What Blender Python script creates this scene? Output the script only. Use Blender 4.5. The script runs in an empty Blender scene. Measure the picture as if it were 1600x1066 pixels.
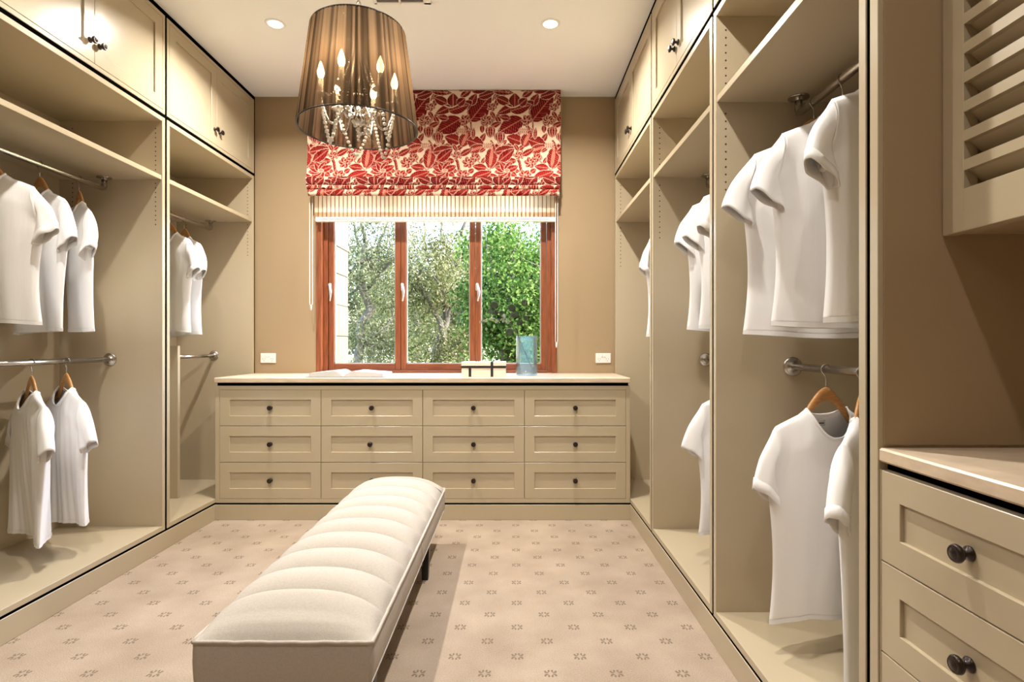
import bpy, bmesh, math, random
import numpy as np
from mathutils import Vector, Matrix

random.seed(7)
rng = np.random.default_rng(7)
PI = math.pi
sc = bpy.context.scene
COL = sc.collection

# ------------------------------------------------------------------ camera
F = 880.0            # focal length in pixels of the 1600 px wide frame
VX, VY = 802.0, 538.0
CZ = 1.141
cd = bpy.data.cameras.new('camera')
cam = bpy.data.objects.new('camera', cd)
COL.objects.link(cam)
cam.location = (0, 0, CZ)
cam.rotation_euler = (PI / 2, 0, 0)
cd.sensor_width = 36
cd.sensor_fit = 'HORIZONTAL'
cd.lens = 36 * F / 1600
cd.shift_x = -(VX - 800) / 1600
cd.shift_y = (VY - 533) / 1600
cd.clip_start = 0.02
sc.camera = cam

# ------------------------------------------------------------------ world, sun, exposure
SKY_STRENGTH = 2.7
SUN_STRENGTH = 15.0
DOWN_W = 27.0
sc.view_settings.view_transform = 'Standard'
sc.view_settings.look = 'None'
sc.view_settings.gamma = 1
sc.view_settings.use_curve_mapping = False
sc.view_settings.exposure = 0.50
w = bpy.data.worlds.new('world')
sc.world = w
w.use_nodes = True
wt = w.node_tree
sky = wt.nodes.new('ShaderNodeTexSky')
sky.sky_type = 'NISHITA'
sky.sun_disc = False
sky.sun_elevation = math.radians(48)
sky.sun_rotation = math.radians(98)
sky.dust_density = 2.0
bg = wt.nodes['Background']
bg.inputs[1].default_value = SKY_STRENGTH
wt.links.new(sky.outputs[0], bg.inputs[0])
sd = bpy.data.lights.new('sun', 'SUN')
sd.energy = SUN_STRENGTH
sd.angle = math.radians(0.6)
sd.color = (1, .95, .84)
sun = bpy.data.objects.new('sun', sd)
COL.objects.link(sun)
sun.rotation_euler = Vector((0.95, -0.13, 0.95)).to_track_quat('Z', 'Y').to_euler()
sun.location = (20, 4, 20)

# ------------------------------------------------------------------ main dimensions (metres)
XL, XR = -1.933, 0.759        # front planes of the left and right joinery
YB = 4.22                     # back wall
YD = 3.65                     # dresser front
ZC = 2.995                    # ceiling
DEP = 0.574                   # wardrobe depth
T = 0.025
YREAR = -1.7
WLX, WRX = XL - DEP - .012, XR + DEP + .012


# ------------------------------------------------------------------ materials
def nt(name):
    m = bpy.data.materials.new(name)
    m.use_nodes = True
    return m, m.node_tree, m.node_tree.nodes['Principled BSDF']


def pmat(name, col, rough=.5, metal=0, noise=0, nscale=20, bump=0, bscale=200, stretch=(1, 1, 1), spec=.5, trans=0, coat=0):
    m, t, b = nt(name)
    b.inputs['Base Color'].default_value = (*col, 1)
    b.inputs['Roughness'].default_value = rough
    b.inputs['Metallic'].default_value = metal
    b.inputs['Specular IOR Level'].default_value = spec
    b.inputs['Transmission Weight'].default_value = trans
    b.inputs['Coat Weight'].default_value = coat
    if noise or bump:
        tc = t.nodes.new('ShaderNodeTexCoord')
        mp = t.nodes.new('ShaderNodeMapping')
        mp.inputs['Scale'].default_value = stretch
        t.links.new(tc.outputs['Object'], mp.inputs[0])
    if noise:
        n = t.nodes.new('ShaderNodeTexNoise')
        n.inputs['Scale'].default_value = nscale
        n.inputs['Detail'].default_value = 4
        t.links.new(mp.outputs[0], n.inputs['Vector'])
        r = t.nodes.new('ShaderNodeValToRGB')
        r.color_ramp.elements[0].position = .3
        r.color_ramp.elements[1].position = .7
        r.color_ramp.elements[0].color = (*[c * (1 - noise) for c in col], 1)
        r.color_ramp.elements[1].color = (*[min(1, c * (1 + noise)) for c in col], 1)
        t.links.new(n.outputs[0], r.inputs[0])
        t.links.new(r.outputs[0], b.inputs['Base Color'])
    if bump:
        n2 = t.nodes.new('ShaderNodeTexNoise')
        n2.inputs['Scale'].default_value = bscale
        n2.inputs['Detail'].default_value = 3
        t.links.new(mp.outputs[0], n2.inputs['Vector'])
        bm_ = t.nodes.new('ShaderNodeBump')
        bm_.inputs['Strength'].default_value = bump
        bm_.inputs['Distance'].default_value = .003
        t.links.new(n2.outputs[0], bm_.inputs['Height'])
        t.links.new(bm_.outputs[0], b.inputs['Normal'])
    return m


def emat(name, col, s):
    m, t, b = nt(name)
    b.inputs['Base Color'].default_value = (*col, 1)
    b.inputs['Emission Color'].default_value = (*col, 1)
    b.inputs['Emission Strength'].default_value = s
    return m


def thin_glass(name, tint, refl=1.0, milk=0, milkcol=(1, 1, 1)):
    m, t, b = nt(name)
    t.nodes.remove(b)
    out = t.nodes['Material Output']
    tr = t.nodes.new('ShaderNodeBsdfTransparent')
    tr.inputs[0].default_value = (*tint, 1)
    last = tr.outputs[0]
    if milk:
        df = t.nodes.new('ShaderNodeBsdfTranslucent')
        df.inputs[0].default_value = (*milkcol, 1)
        mx = t.nodes.new('ShaderNodeMixShader')
        mx.inputs[0].default_value = milk
        t.links.new(last, mx.inputs[1])
        t.links.new(df.outputs[0], mx.inputs[2])
        last = mx.outputs[0]
    gl = t.nodes.new('ShaderNodeBsdfGlossy')
    gl.inputs['Roughness'].default_value = .02
    fr = t.nodes.new('ShaderNodeFresnel')
    fr.inputs[0].default_value = 1.45
    mu = t.nodes.new('ShaderNodeMath')
    mu.operation = 'MULTIPLY'
    mu.inputs[1].default_value = refl
    t.links.new(fr.outputs[0], mu.inputs[0])
    mx = t.nodes.new('ShaderNodeMixShader')
    t.links.new(mu.outputs[0], mx.inputs[0])
    t.links.new(last, mx.inputs[1])
    t.links.new(gl.outputs[0], mx.inputs[2])
    t.links.new(mx.outputs[0], out.inputs[0])
    return m


M = {}
M['joinery'] = pmat('joinery_paint', (.485, .405, .280), .25, bump=.015, bscale=90, spec=.35)
M['wall'] = pmat('wall_paint', (.375, .272, .160), .7, bump=.04, bscale=250, spec=.3)
M['ceiling'] = pmat('ceiling_paint', (.90, .90, .885), .85, spec=.2)
M['black'] = pmat('shadow_gap_black', (.002, .002, .002), .9, spec=0)
M['steel'] = pmat('brushed_steel', (.52, .49, .45), .26, 1)
M['bronze'] = pmat('dark_bronze', (.030, .020, .016), .28, .6, coat=.3)
M['hole'] = pmat('pin_hole_dark', (.05, .035, .02), .8)
M['hanger'] = pmat('hanger_wood', (.52, .255, .085), .35, noise=.18, nscale=30, stretch=(1, 6, 6))
M['shirt'] = pmat('white_cotton', (.87, .855, .85), .85, bump=.55, bscale=16, stretch=(1.6, 1.6, .28), spec=.12)
M['shirt_dark'] = pmat('tag_ink', (.03, .03, .03), .8)
M['stone_top'] = pmat('travertine', (.66, .53, .39), .32, noise=.13, nscale=9, stretch=(1, 2, 6))
M['linen'] = pmat('linen', (.49, .445, .395), .9, noise=.06, nscale=160, bump=.25, bscale=420, spec=.1)
M['ebony'] = pmat('black_leg', (.012, .01, .009), .35)
M['chrome'] = pmat('chrome', (.62, .60, .57), .12, 1)
M['candle'] = pmat('candle_ivory', (.8, .74, .62), .5)
M['cream_rail'] = pmat('blind_rail_white', (.86, .83, .76), .4)
M['plastic'] = pmat('white_plastic', (.85, .83, .79), .35)
M['timber'] = pmat('cedar_timber', (.245, .070, .024), .38, noise=.30, nscale=16, stretch=(6, 6, .5))
M['timber_h'] = pmat('cedar_timber_rail', (.22, .062, .022), .38, noise=.30, nscale=16, stretch=(.5, 6, 6))
M['silver'] = pmat('satin_silver', (.75, .74, .72), .3, .8)
M['pane'] = thin_glass('window_glass', (.97, .98, .97), .06)
M['vase'] = thin_glass('teal_glass', (.945, .99, .985), .8, .11, (.66, .95, .92))
M['paper'] = pmat('paper', (.60, .59, .575), .7)
M['cover'] = pmat('book_cover', (.35, .33, .30), .6)
M['box'] = pmat('cream_box', (.83, .73, .60), .6)
M['ribbon'] = pmat('black_band', (.012, .012, .012), .6)
M['stem'] = pmat('branch_stem', (.10, .085, .045), .7)
M['leaf_d'] = pmat('dark_round_leaf', (.035, .060, .028), .5)
M['leaf_s'] = pmat('silver_leaf', (.32, .36, .30), .45)
M['limestone'] = pmat('limestone', (.095, .078, .045), .85, noise=.13, nscale=7, bump=.3, bscale=30)
M['mortar'] = pmat('mortar', (.07, .05, .03), .95)
M['ground'] = pmat('garden_ground', (.20, .18, .07), .95, noise=.45, nscale=1.3)
M['bark'] = pmat('grey_bark', (.075, .062, .048), .9, noise=.35, nscale=14, bump=.4, bscale=30)
M['vent_dark'] = pmat('vent_dark', (.10, .09, .08), .7)
M['lens'] = emat('downlight_lens', (1, .9, .74), 14)
M['bulb'] = emat('candle_bulb', (1, .78, .50), 34)
M['crystal'] = pmat('crystal', (.93, .90, .84), .06, trans=.12, coat=.5)


def leafmat(name, cols, tl=.35):
    m, t, b = nt(name)
    t.nodes.remove(b)
    out = t.nodes['Material Output']
    g = t.nodes.new('ShaderNodeNewGeometry')
    r = t.nodes.new('ShaderNodeValToRGB')
    r.color_ramp.elements[0].color = (*cols[0], 1)
    r.color_ramp.elements[1].color = (*cols[-1], 1)
    for i, c in enumerate(cols[1:-1]):
        e = r.color_ramp.elements.new((i + 1) / (len(cols) - 1))
        e.color = (*c, 1)
    t.links.new(g.outputs['Random Per Island'], r.inputs[0])
    d = t.nodes.new('ShaderNodeBsdfDiffuse')
    tr = t.nodes.new('ShaderNodeBsdfTranslucent')
    mx = t.nodes.new('ShaderNodeMixShader')
    mx.inputs[0].default_value = tl
    t.links.new(r.outputs[0], d.inputs[0])
    t.links.new(r.outputs[0], tr.inputs[0])
    t.links.new(d.outputs[0], mx.inputs[1])
    t.links.new(tr.outputs[0], mx.inputs[2])
    t.links.new(mx.outputs[0], out.inputs[0])
    return m


def shade_mat():
    m, t, b = nt('sheer_brown_pleats')
    t.nodes.remove(b)
    out = t.nodes['Material Output']
    tr = t.nodes.new('ShaderNodeBsdfTransparent')
    tr.inputs[0].default_value = (.86, .74, .58, 1)
    d = t.nodes.new('ShaderNodeBsdfDiffuse')
    d.inputs[0].default_value = (.075, .050, .032, 1)
    tl = t.nodes.new('ShaderNodeBsdfTranslucent')
    tl.inputs[0].default_value = (.085, .055, .032, 1)
    m1 = t.nodes.new('ShaderNodeMixShader')
    m1.inputs[0].default_value = .5
    t.links.new(d.outputs[0], m1.inputs[1])
    t.links.new(tl.outputs[0], m1.inputs[2])
    at = t.nodes.new('ShaderNodeAttribute')
    at.attribute_name = 'pleat'
    mr = t.nodes.new('ShaderNodeMapRange')
    mr.inputs[3].default_value = 0.0
    mr.inputs[4].default_value = .27
    t.links.new(at.outputs['Fac'], mr.inputs[0])
    for nd, ca, cb in ((d, (.016, .011, .008, 1), (.115, .076, .047, 1)), (tl, (.020, .013, .008, 1), (.17, .11, .062, 1))):
        cm = t.nodes.new('ShaderNodeMix')
        cm.data_type = 'RGBA'
        cm.inputs[6].default_value = ca
        cm.inputs[7].default_value = cb
        t.links.new(at.outputs['Fac'], cm.inputs[0])
        t.links.new(cm.outputs[2], nd.inputs[0])
    m2 = t.nodes.new('ShaderNodeMixShader')
    t.links.new(mr.outputs[0], m2.inputs[0])
    t.links.new(m1.outputs[0], m2.inputs[1])
    t.links.new(tr.outputs[0], m2.inputs[2])
    t.links.new(m2.outputs[0], out.inputs[0])
    return m


def mathn(t, op, a, b=None, c=None):
    n = t.nodes.new('ShaderNodeMath')
    n.operation = op
    for i, v in enumerate((a, b, c)):
        if v is None:
            continue
        if isinstance(v, (int, float)):
            n.inputs[i].default_value = v
        else:
            t.links.new(v, n.inputs[i])
    return n.outputs[0]


def carpet_mat():
    m, t, b = nt('carpet')
    SX, SY = .2285, .2130          # full lattice cell
    PX, PY = .7005, 2.6960
    tc = t.nodes.new('ShaderNodeTexCoord')
    sp = t.nodes.new('ShaderNodeSeparateXYZ')
    t.links.new(tc.outputs['Object'], sp.inputs[0])
    res = None
    for ox, oy in ((0, 0), (.5, .5)):
        ax = mathn(t, 'MULTIPLY', sp.outputs[0], 1 / SX)
        ax = mathn(t, 'ADD', ax, 20.5 + ox - PX / SX)
        ax = mathn(t, 'FRACT', ax)
        ax = mathn(t, 'ABSOLUTE', mathn(t, 'MULTIPLY', mathn(t, 'SUBTRACT', ax, .5), SX))
        ay = mathn(t, 'MULTIPLY', sp.outputs[1], 1 / SY)
        ay = mathn(t, 'ADD', ay, 40.5 + oy - PY / SY)
        ay = mathn(t, 'FRACT', ay)
        ay = mathn(t, 'ABSOLUTE', mathn(t, 'MULTIPLY', mathn(t, 'SUBTRACT', ay, .5), SY))
        # two slanted petals per quadrant
        for (cx, cy, rx, ry) in ((.0135, .0055, .0070, .0036), (.0060, .0150, .0036, .0066), (.0185, .0125, .0042, .0042)):
            dx = mathn(t, 'POWER', mathn(t, 'MULTIPLY', mathn(t, 'SUBTRACT', ax, cx), 1 / rx), 2)
            dy = mathn(t, 'POWER', mathn(t, 'MULTIPLY', mathn(t, 'SUBTRACT', ay, cy), 1 / ry), 2)
            e = mathn(t, 'ADD', dx, dy)
            res = e if res is None else mathn(t, 'MINIMUM', res, e)
    mask = mathn(t, 'LESS_THAN', res, 1.0)
    n = t.nodes.new('ShaderNodeTexNoise')
    n.inputs['Scale'].default_value = 260
    n.inputs['Detail'].default_value = 2
    t.links.new(tc.outputs['Object'], n.inputs['Vector'])
    n3 = t.nodes.new('ShaderNodeTexNoise')
    n3.inputs['Scale'].default_value = 4
    n3.inputs['Detail'].default_value = 5
    t.links.new(tc.outputs['Object'], n3.inputs['Vector'])
    r = t.nodes.new('ShaderNodeValToRGB')
    r.color_ramp.elements[0].position = .32
    r.color_ramp.elements[1].position = .72
    r.color_ramp.elements[0].color = (.29, .220, .162, 1)
    r.color_ramp.elements[1].color = (.495, .40, .31, 1)
    mixn = mathn(t, 'ADD', mathn(t, 'MULTIPLY', n.outputs[0], .55), mathn(t, 'MULTIPLY', n3.outputs[0], .45))
    t.links.new(mixn, r.inputs[0])
    mx = t.nodes.new('ShaderNodeMix')
    mx.data_type = 'RGBA'
    t.links.new(mathn(t, 'MULTIPLY', mask, .82), mx.inputs[0])
    t.links.new(r.outputs[0], mx.inputs[6])
    mx.inputs[7].default_value = (.15, .115, .085, 1)
    t.links.new(mx.outputs[2], b.inputs['Base Color'])
    b.inputs['Roughness'].default_value = .95
    b.inputs['Specular IOR Level'].default_value = .1
    bp = t.nodes.new('ShaderNodeBump')
    bp.inputs['Strength'].default_value = .5
    bp.inputs['Distance'].default_value = .004
    t.links.new(n.outputs[0], bp.inputs['Height'])
    t.links.new(bp.outputs[0], b.inputs['Normal'])
    return m


def stripe_mat():
    m, t, b = nt('striped_fabric')
    tc = t.nodes.new('ShaderNodeTexCoord')
    sp = t.nodes.new('ShaderNodeSeparateXYZ')
    t.links.new(tc.outputs['Object'], sp.inputs[0])
    f = mathn(t, 'FRACT', mathn(t, 'ADD', mathn(t, 'MULTIPLY', sp.outputs[0], 1 / .0307), 100.2))
    k = mathn(t, 'LESS_THAN', f, .2)
    mx = t.nodes.new('ShaderNodeMix')
    mx.data_type = 'RGBA'
    t.links.new(k, mx.inputs[0])
    mx.inputs[6].default_value = (.94, .82, .66, 1)
    mx.inputs[7].default_value = (.50, .27, .14, 1)
    t.links.new(mx.outputs[2], b.inputs['Base Color'])
    b.inputs['Roughness'].default_value = .9
    tl = t.nodes.new('ShaderNodeBsdfTranslucent')
    t.links.new(mx.outputs[2], tl.inputs[0])
    ms = t.nodes.new('ShaderNodeMixShader')
    ms.inputs[0].default_value = .7
    t.links.new(b.outputs[0], ms.inputs[1])
    t.links.new(tl.outputs[0], ms.inputs[2])
    t.links.new(ms.outputs[0], t.nodes['Material Output'].inputs[0])
    return m


def attr_mat(name, attr):
    m, t, b = nt(name)
    a = t.nodes.new('ShaderNodeAttribute')
    a.attribute_name = attr
    t.links.new(a.outputs['Color'], b.inputs['Base Color'])
    b.inputs['Roughness'].default_value = .9
    b.inputs['Specular IOR Level'].default_value = .05
    return m


M['carpet'] = carpet_mat()
M['stripe'] = stripe_mat()
M['print'] = attr_mat('red_botanical_print', 'print')
M['shade'] = shade_mat()
M['olive'] = leafmat('olive_leaves', [(0.038, 0.0495, 0.0196), (0.0803, 0.0929, 0.0426), (0.1396, 0.1463, 0.0818), (0.2114, 0.2057, 0.1244)])
M['gum'] = leafmat('pale_leaves', [(0.0423, 0.0515, 0.0164), (0.0846, 0.095, 0.0327), (0.1607, 0.1582, 0.072), (0.2453, 0.2215, 0.1244)])
M['green'] = leafmat('green_leaves', [(0.0191, 0.0446, 0.0092), (0.0429, 0.0893, 0.0185), (0.0812, 0.1429, 0.0296), (0.1719, 0.2144, 0.0665)])
M['lime'] = leafmat('back_leaves', [(0.0423, 0.0672, 0.0164), (0.093, 0.1265, 0.0327), (0.1776, 0.1978, 0.0655), (0.2537, 0.2373, 0.1113)])


# ------------------------------------------------------------------ mesh builder
class MB:
    def __init__(s):
        s.v, s.f, s.sm = [], [], []

    def add(s, vs, fs, smooth=False):
        o = len(s.v)
        s.v += [tuple(p) for p in vs]
        s.f += [tuple(i + o for i in f) for f in fs]
        s.sm += [smooth] * len(fs)
        return s

    def box(s, x0, x1, y0, y1, z0, z1, bev=0):
        x0, x1 = sorted((x0, x1)); y0, y1 = sorted((y0, y1)); z0, z1 = sorted((z0, z1))
        if bev <= 0:
            v = [(x, y, z) for x in (x0, x1) for y in (y0, y1) for z in (z0, z1)]
            return s.add(v, [(0, 1, 3, 2), (4, 6, 7, 5), (0, 4, 5, 1), (2, 3, 7, 6), (0, 2, 6, 4), (1, 5, 7, 3)])
        b = bmesh.new()
        bmesh.ops.create_cube(b, size=1)
        for p in b.verts:
            p.co = Vector(((x0 + x1) / 2 + p.co.x * (x1 - x0), (y0 + y1) / 2 + p.co.y * (y1 - y0), (z0 + z1) / 2 + p.co.z * (z1 - z0)))
        bmesh.ops.bevel(b, geom=list(b.edges), offset=bev, segments=1, affect='EDGES')
        b.verts.index_update()
        s.add([p.co for p in b.verts], [[q.index for q in f.verts] for f in b.faces])
        b.free()
        return s

    def tube(s, pts, rad, seg=10, cap=True, flat=None):
        P = [Vector(p) for p in pts]
        n = len(P)
        if not hasattr(rad, '__len__'):
            rad = [rad] * n
        t0 = (P[1] - P[0]).normalized()
        up = Vector((0, 0, 1)) if abs(t0.z) < .9 else Vector((1, 0, 0))
        nrm = (up - t0 * up.dot(t0)).normalized()
        vs = []
        for i in range(n):
            t = (P[min(i + 1, n - 1)] - P[max(i - 1, 0)]).normalized()
            nrm = (nrm - t * nrm.dot(t)).normalized()
            bi = t.cross(nrm)
            for k in range(seg):
                a = 2 * PI * k / seg
                vs.append(P[i] + (nrm * math.cos(a) + bi * math.sin(a) * (flat or 1)) * rad[i])
        fs = [(i * seg + k, i * seg + (k + 1) % seg, (i + 1) * seg + (k + 1) % seg, (i + 1) * seg + k) for i in range(n - 1) for k in range(seg)]
        s.add(vs, fs, True)
        if cap:
            o = len(s.v) - len(vs)
            s.f += [tuple(o + k for k in range(seg))[::-1], tuple(o + (n - 1) * seg + k for k in range(seg))]
            s.sm += [False, False]
        return s

    def lathe(s, prof, seg=24, c=(0, 0, 0), axis='z', cap=True, smooth=True):
        vs = []
        for (r, h) in prof:
            for k in range(seg):
                a = 2 * PI * k / seg
                x, y, z = r * math.cos(a), r * math.sin(a), h
                if axis == 'y':
                    x, y, z = x, h, y
                elif axis == 'x':
                    x, y, z = h, x, y
                vs.append((x + c[0], y + c[1], z + c[2]))
        n = len(prof)
        fs = [(i * seg + k, i * seg + (k + 1) % seg, (i + 1) * seg + (k + 1) % seg, (i + 1) * seg + k) for i in range(n - 1) for k in range(seg)]
        if cap:
            fs += [tuple(range(seg))[::-1], tuple((n - 1) * seg + k for k in range(seg))]
        return s.add(vs, fs, smooth)

    def grid(s, P, smooth=True, wrap=False):
        """P: list of rows of points."""
        nr, nc = len(P), len(P[0])
        vs = [p for row in P for p in row]
        cc = nc if wrap else nc - 1
        fs = [(i * nc + k, i * nc + (k + 1) % nc, (i + 1) * nc + (k + 1) % nc, (i + 1) * nc + k) for i in range(nr - 1) for k in range(cc)]
        return s.add(vs, fs, smooth)

    def mesh(s, name, off=(0, 0, 0), recalc=True):
        me = bpy.data.meshes.new(name)
        me.from_pydata([(p[0] - off[0], p[1] - off[1], p[2] - off[2]) for p in s.v], [], s.f)
        me.polygons.foreach_set('use_smooth', s.sm)
        if recalc:
            b = bmesh.new()
            b.from_mesh(me)
            bmesh.ops.recalc_face_normals(b, faces=b.faces)
            b.to_mesh(me)
            b.free()
        me.update()
        return me


def wloc(o):
    p = Vector((0, 0, 0))
    while o is not None:
        p += o.location
        o = o.parent
    return p


def tag(o, label=None, cat=None, group=None, kind=None):
    if label: o['label'] = label
    if cat: o['category'] = cat
    if group: o['group'] = group
    if kind: o['kind'] = kind
    return o


def thing(name, label, cat, loc=(0, 0, 0), group=None, kind=None, rz=0):
    o = bpy.data.objects.new(name, None)
    o.empty_display_size = .1
    COL.objects.link(o)
    o.location = loc
    o.rotation_euler = (0, 0, rz)
    return tag(o, label, cat, group, kind)


def part(name, mb, mat, parent=None, local=False, recalc=True):
    """world coordinates in, placed under parent (translation only) - or local coordinates with local=True."""
    off = (0, 0, 0) if (local or parent is None) else wloc(parent)
    me = mb.mesh(name, off, recalc)
    me.materials.append(M[mat])
    o = bpy.data.objects.new(name, me)
    COL.objects.link(o)
    if parent is not None:
        o.parent = parent
    return o


def inst(name, me, parent, wpos, rot=(0, 0, 0)):
    o = bpy.data.objects.new(name, me)
    COL.objects.link(o)
    o.parent = parent
    o.location = Vector(wpos) - (wloc(parent) if parent is not None else Vector())
    o.rotation_euler = rot
    return o


def struct(name, mb, mat, parent=None, label=None):
    o = part(name, mb, mat, parent)
    o['kind'] = 'structure'
    if label: o['label'] = label
    return o


# ================================================================== the room
WOX0, WOX1, WOZ0, WOZ1 = -1.477, .326, .926, 2.42
struct('floor', MB().box(WLX - .1, WRX + .1, YREAR - .1, YB + .1, -.1, 0), 'carpet', label='beige carpet with small brown flower motifs')
struct('ceiling', MB().box(WLX - .1, WRX + .1, YREAR - .1, YB + .12, ZC, ZC + .12), 'ceiling', label='plain white ceiling')
b = MB()
b.box(WLX - .1, WOX0, YB, YB + .14, 0, ZC)
b.box(WOX1, WRX + .1, YB, YB + .14, 0, ZC)
b.box(WOX0, WOX1, YB, YB + .14, 0, WOZ0)
b.box(WOX0, WOX1, YB, YB + .14, WOZ1, ZC)
struct('wall_back', b, 'wall', label='tan painted wall around the timber window')
struct('wall_left', MB().box(WLX - .1, WLX, YREAR, YB, 0, ZC), 'wall', label='tan painted wall behind the left wardrobes')
struct('wall_right', MB().box(WRX, WRX + .1, YREAR, YB, 0, ZC), 'wall', label='tan painted wall behind the right wardrobes')
struct('wall_front', MB().box(WLX - .1, WRX + .1, YREAR - .1, YREAR, 0, ZC), 'wall', label='tan painted wall behind the camera')

# plinths (skirting under the joinery)
struct('baseboard_left', MB().box(XL - .018, XL, .9, YD, 0, .100, .0015), 'joinery', label='painted plinth below the left wardrobes')
struct('baseboard_right', MB().box(XR, XR + .018, .25, YD, 0, .100, .0015), 'joinery', label='painted plinth below the right wardrobes')
struct('baseboard_back', MB().box(XL - .018, XR + .018, YD, YD + .018, 0, .100, .0015), 'joinery', label='painted plinth below the chest of drawers')


# ================================================================== joinery helpers
def fmap(side, n0):
    """(u, n, v) -> world; n is the distance out of the face."""
    if side == 'L':
        return lambda u, n, v: (n0 + n, u, v)
    if side == 'R':
        return lambda u, n, v: (n0 - n, u, v)
    return lambda u, n, v: (u, n0 - n, v)


def fbox(mb, mp, u0, u1, n0, n1, v0, v1, bev=0):
    a, c = mp(u0, n0, v0), mp(u1, n1, v1)
    return mb.box(a[0], c[0], a[1], c[1], a[2], c[2], bev)


def knob_mesh():
    pr = [(.0001, 0), (.0125, 0), (.0135, -.002), (.012, -.0045), (.0065, -.007), (.0055, -.013), (.0075, -.016), (.0140, -.018),
          (.0160, -.0215), (.0155, -.026), (.0125, -.0295), (.0118, -.0285), (.0085, -.0305), (.0001, -.0315)]
    me = MB().lathe(pr, 20, axis='y', cap=False).mesh('knob')
    me.materials.append(M['bronze'])
    return me


KNOB = knob_mesh()
KROT = {'L': PI / 2, 'R': -PI / 2, 'B': 0}


def shaker(side, n0, u0, u1, v0, v1, parent, name, fw=.063, th=.019, rec=.008, knob=None):
    """a shaker front: frame mesh, recessed panel and knob as its sub-parts."""
    mp = fmap(side, n0)
    ch = .0012

    def ring4(d, n):
        return [mp(u0 + d, n, v0 + d), mp(u1 - d, n, v0 + d), mp(u1 - d, n, v1 - d), mp(u0 + d, n, v1 - d)]
    rg = [ring4(0, -th), ring4(0, -ch), ring4(ch, 0), ring4(fw - ch, 0), ring4(fw, -ch), ring4(fw, -th)]
    f = MB().add([p for q in rg for p in q], [(i * 4 + k, i * 4 + (k + 1) % 4, ((i + 1) % 6) * 4 + (k + 1) % 4, ((i + 1) % 6) * 4 + k) for i in range(6) for k in range(4)])
    fr = part(name, f, 'joinery', parent)
    p = MB()
    fbox(p, mp, u0 + fw - .001, u1 - fw + .001, -th, -rec, v0 + fw - .001, v1 - fw + .001)
    part('panel', p, 'joinery', fr)
    if knob:
        ku, kv, kn = knob
        inst('knob', KNOB, fr, mp(ku, kn, kv), (0, 0, KROT[side]))
    return fr


def ring_flange(mb, c, axis, r, t):
    mb.lathe([(.0001, 0), (r, 0), (r, t * .5), (r * .85, t), (.016, t), (.0145, t * 1.6), (.0001, t * 1.6)], 22, c, axis, cap=False)


RZU, RZL, RODR = 1.985, 1.057, .0135
NROD = -.287


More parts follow.
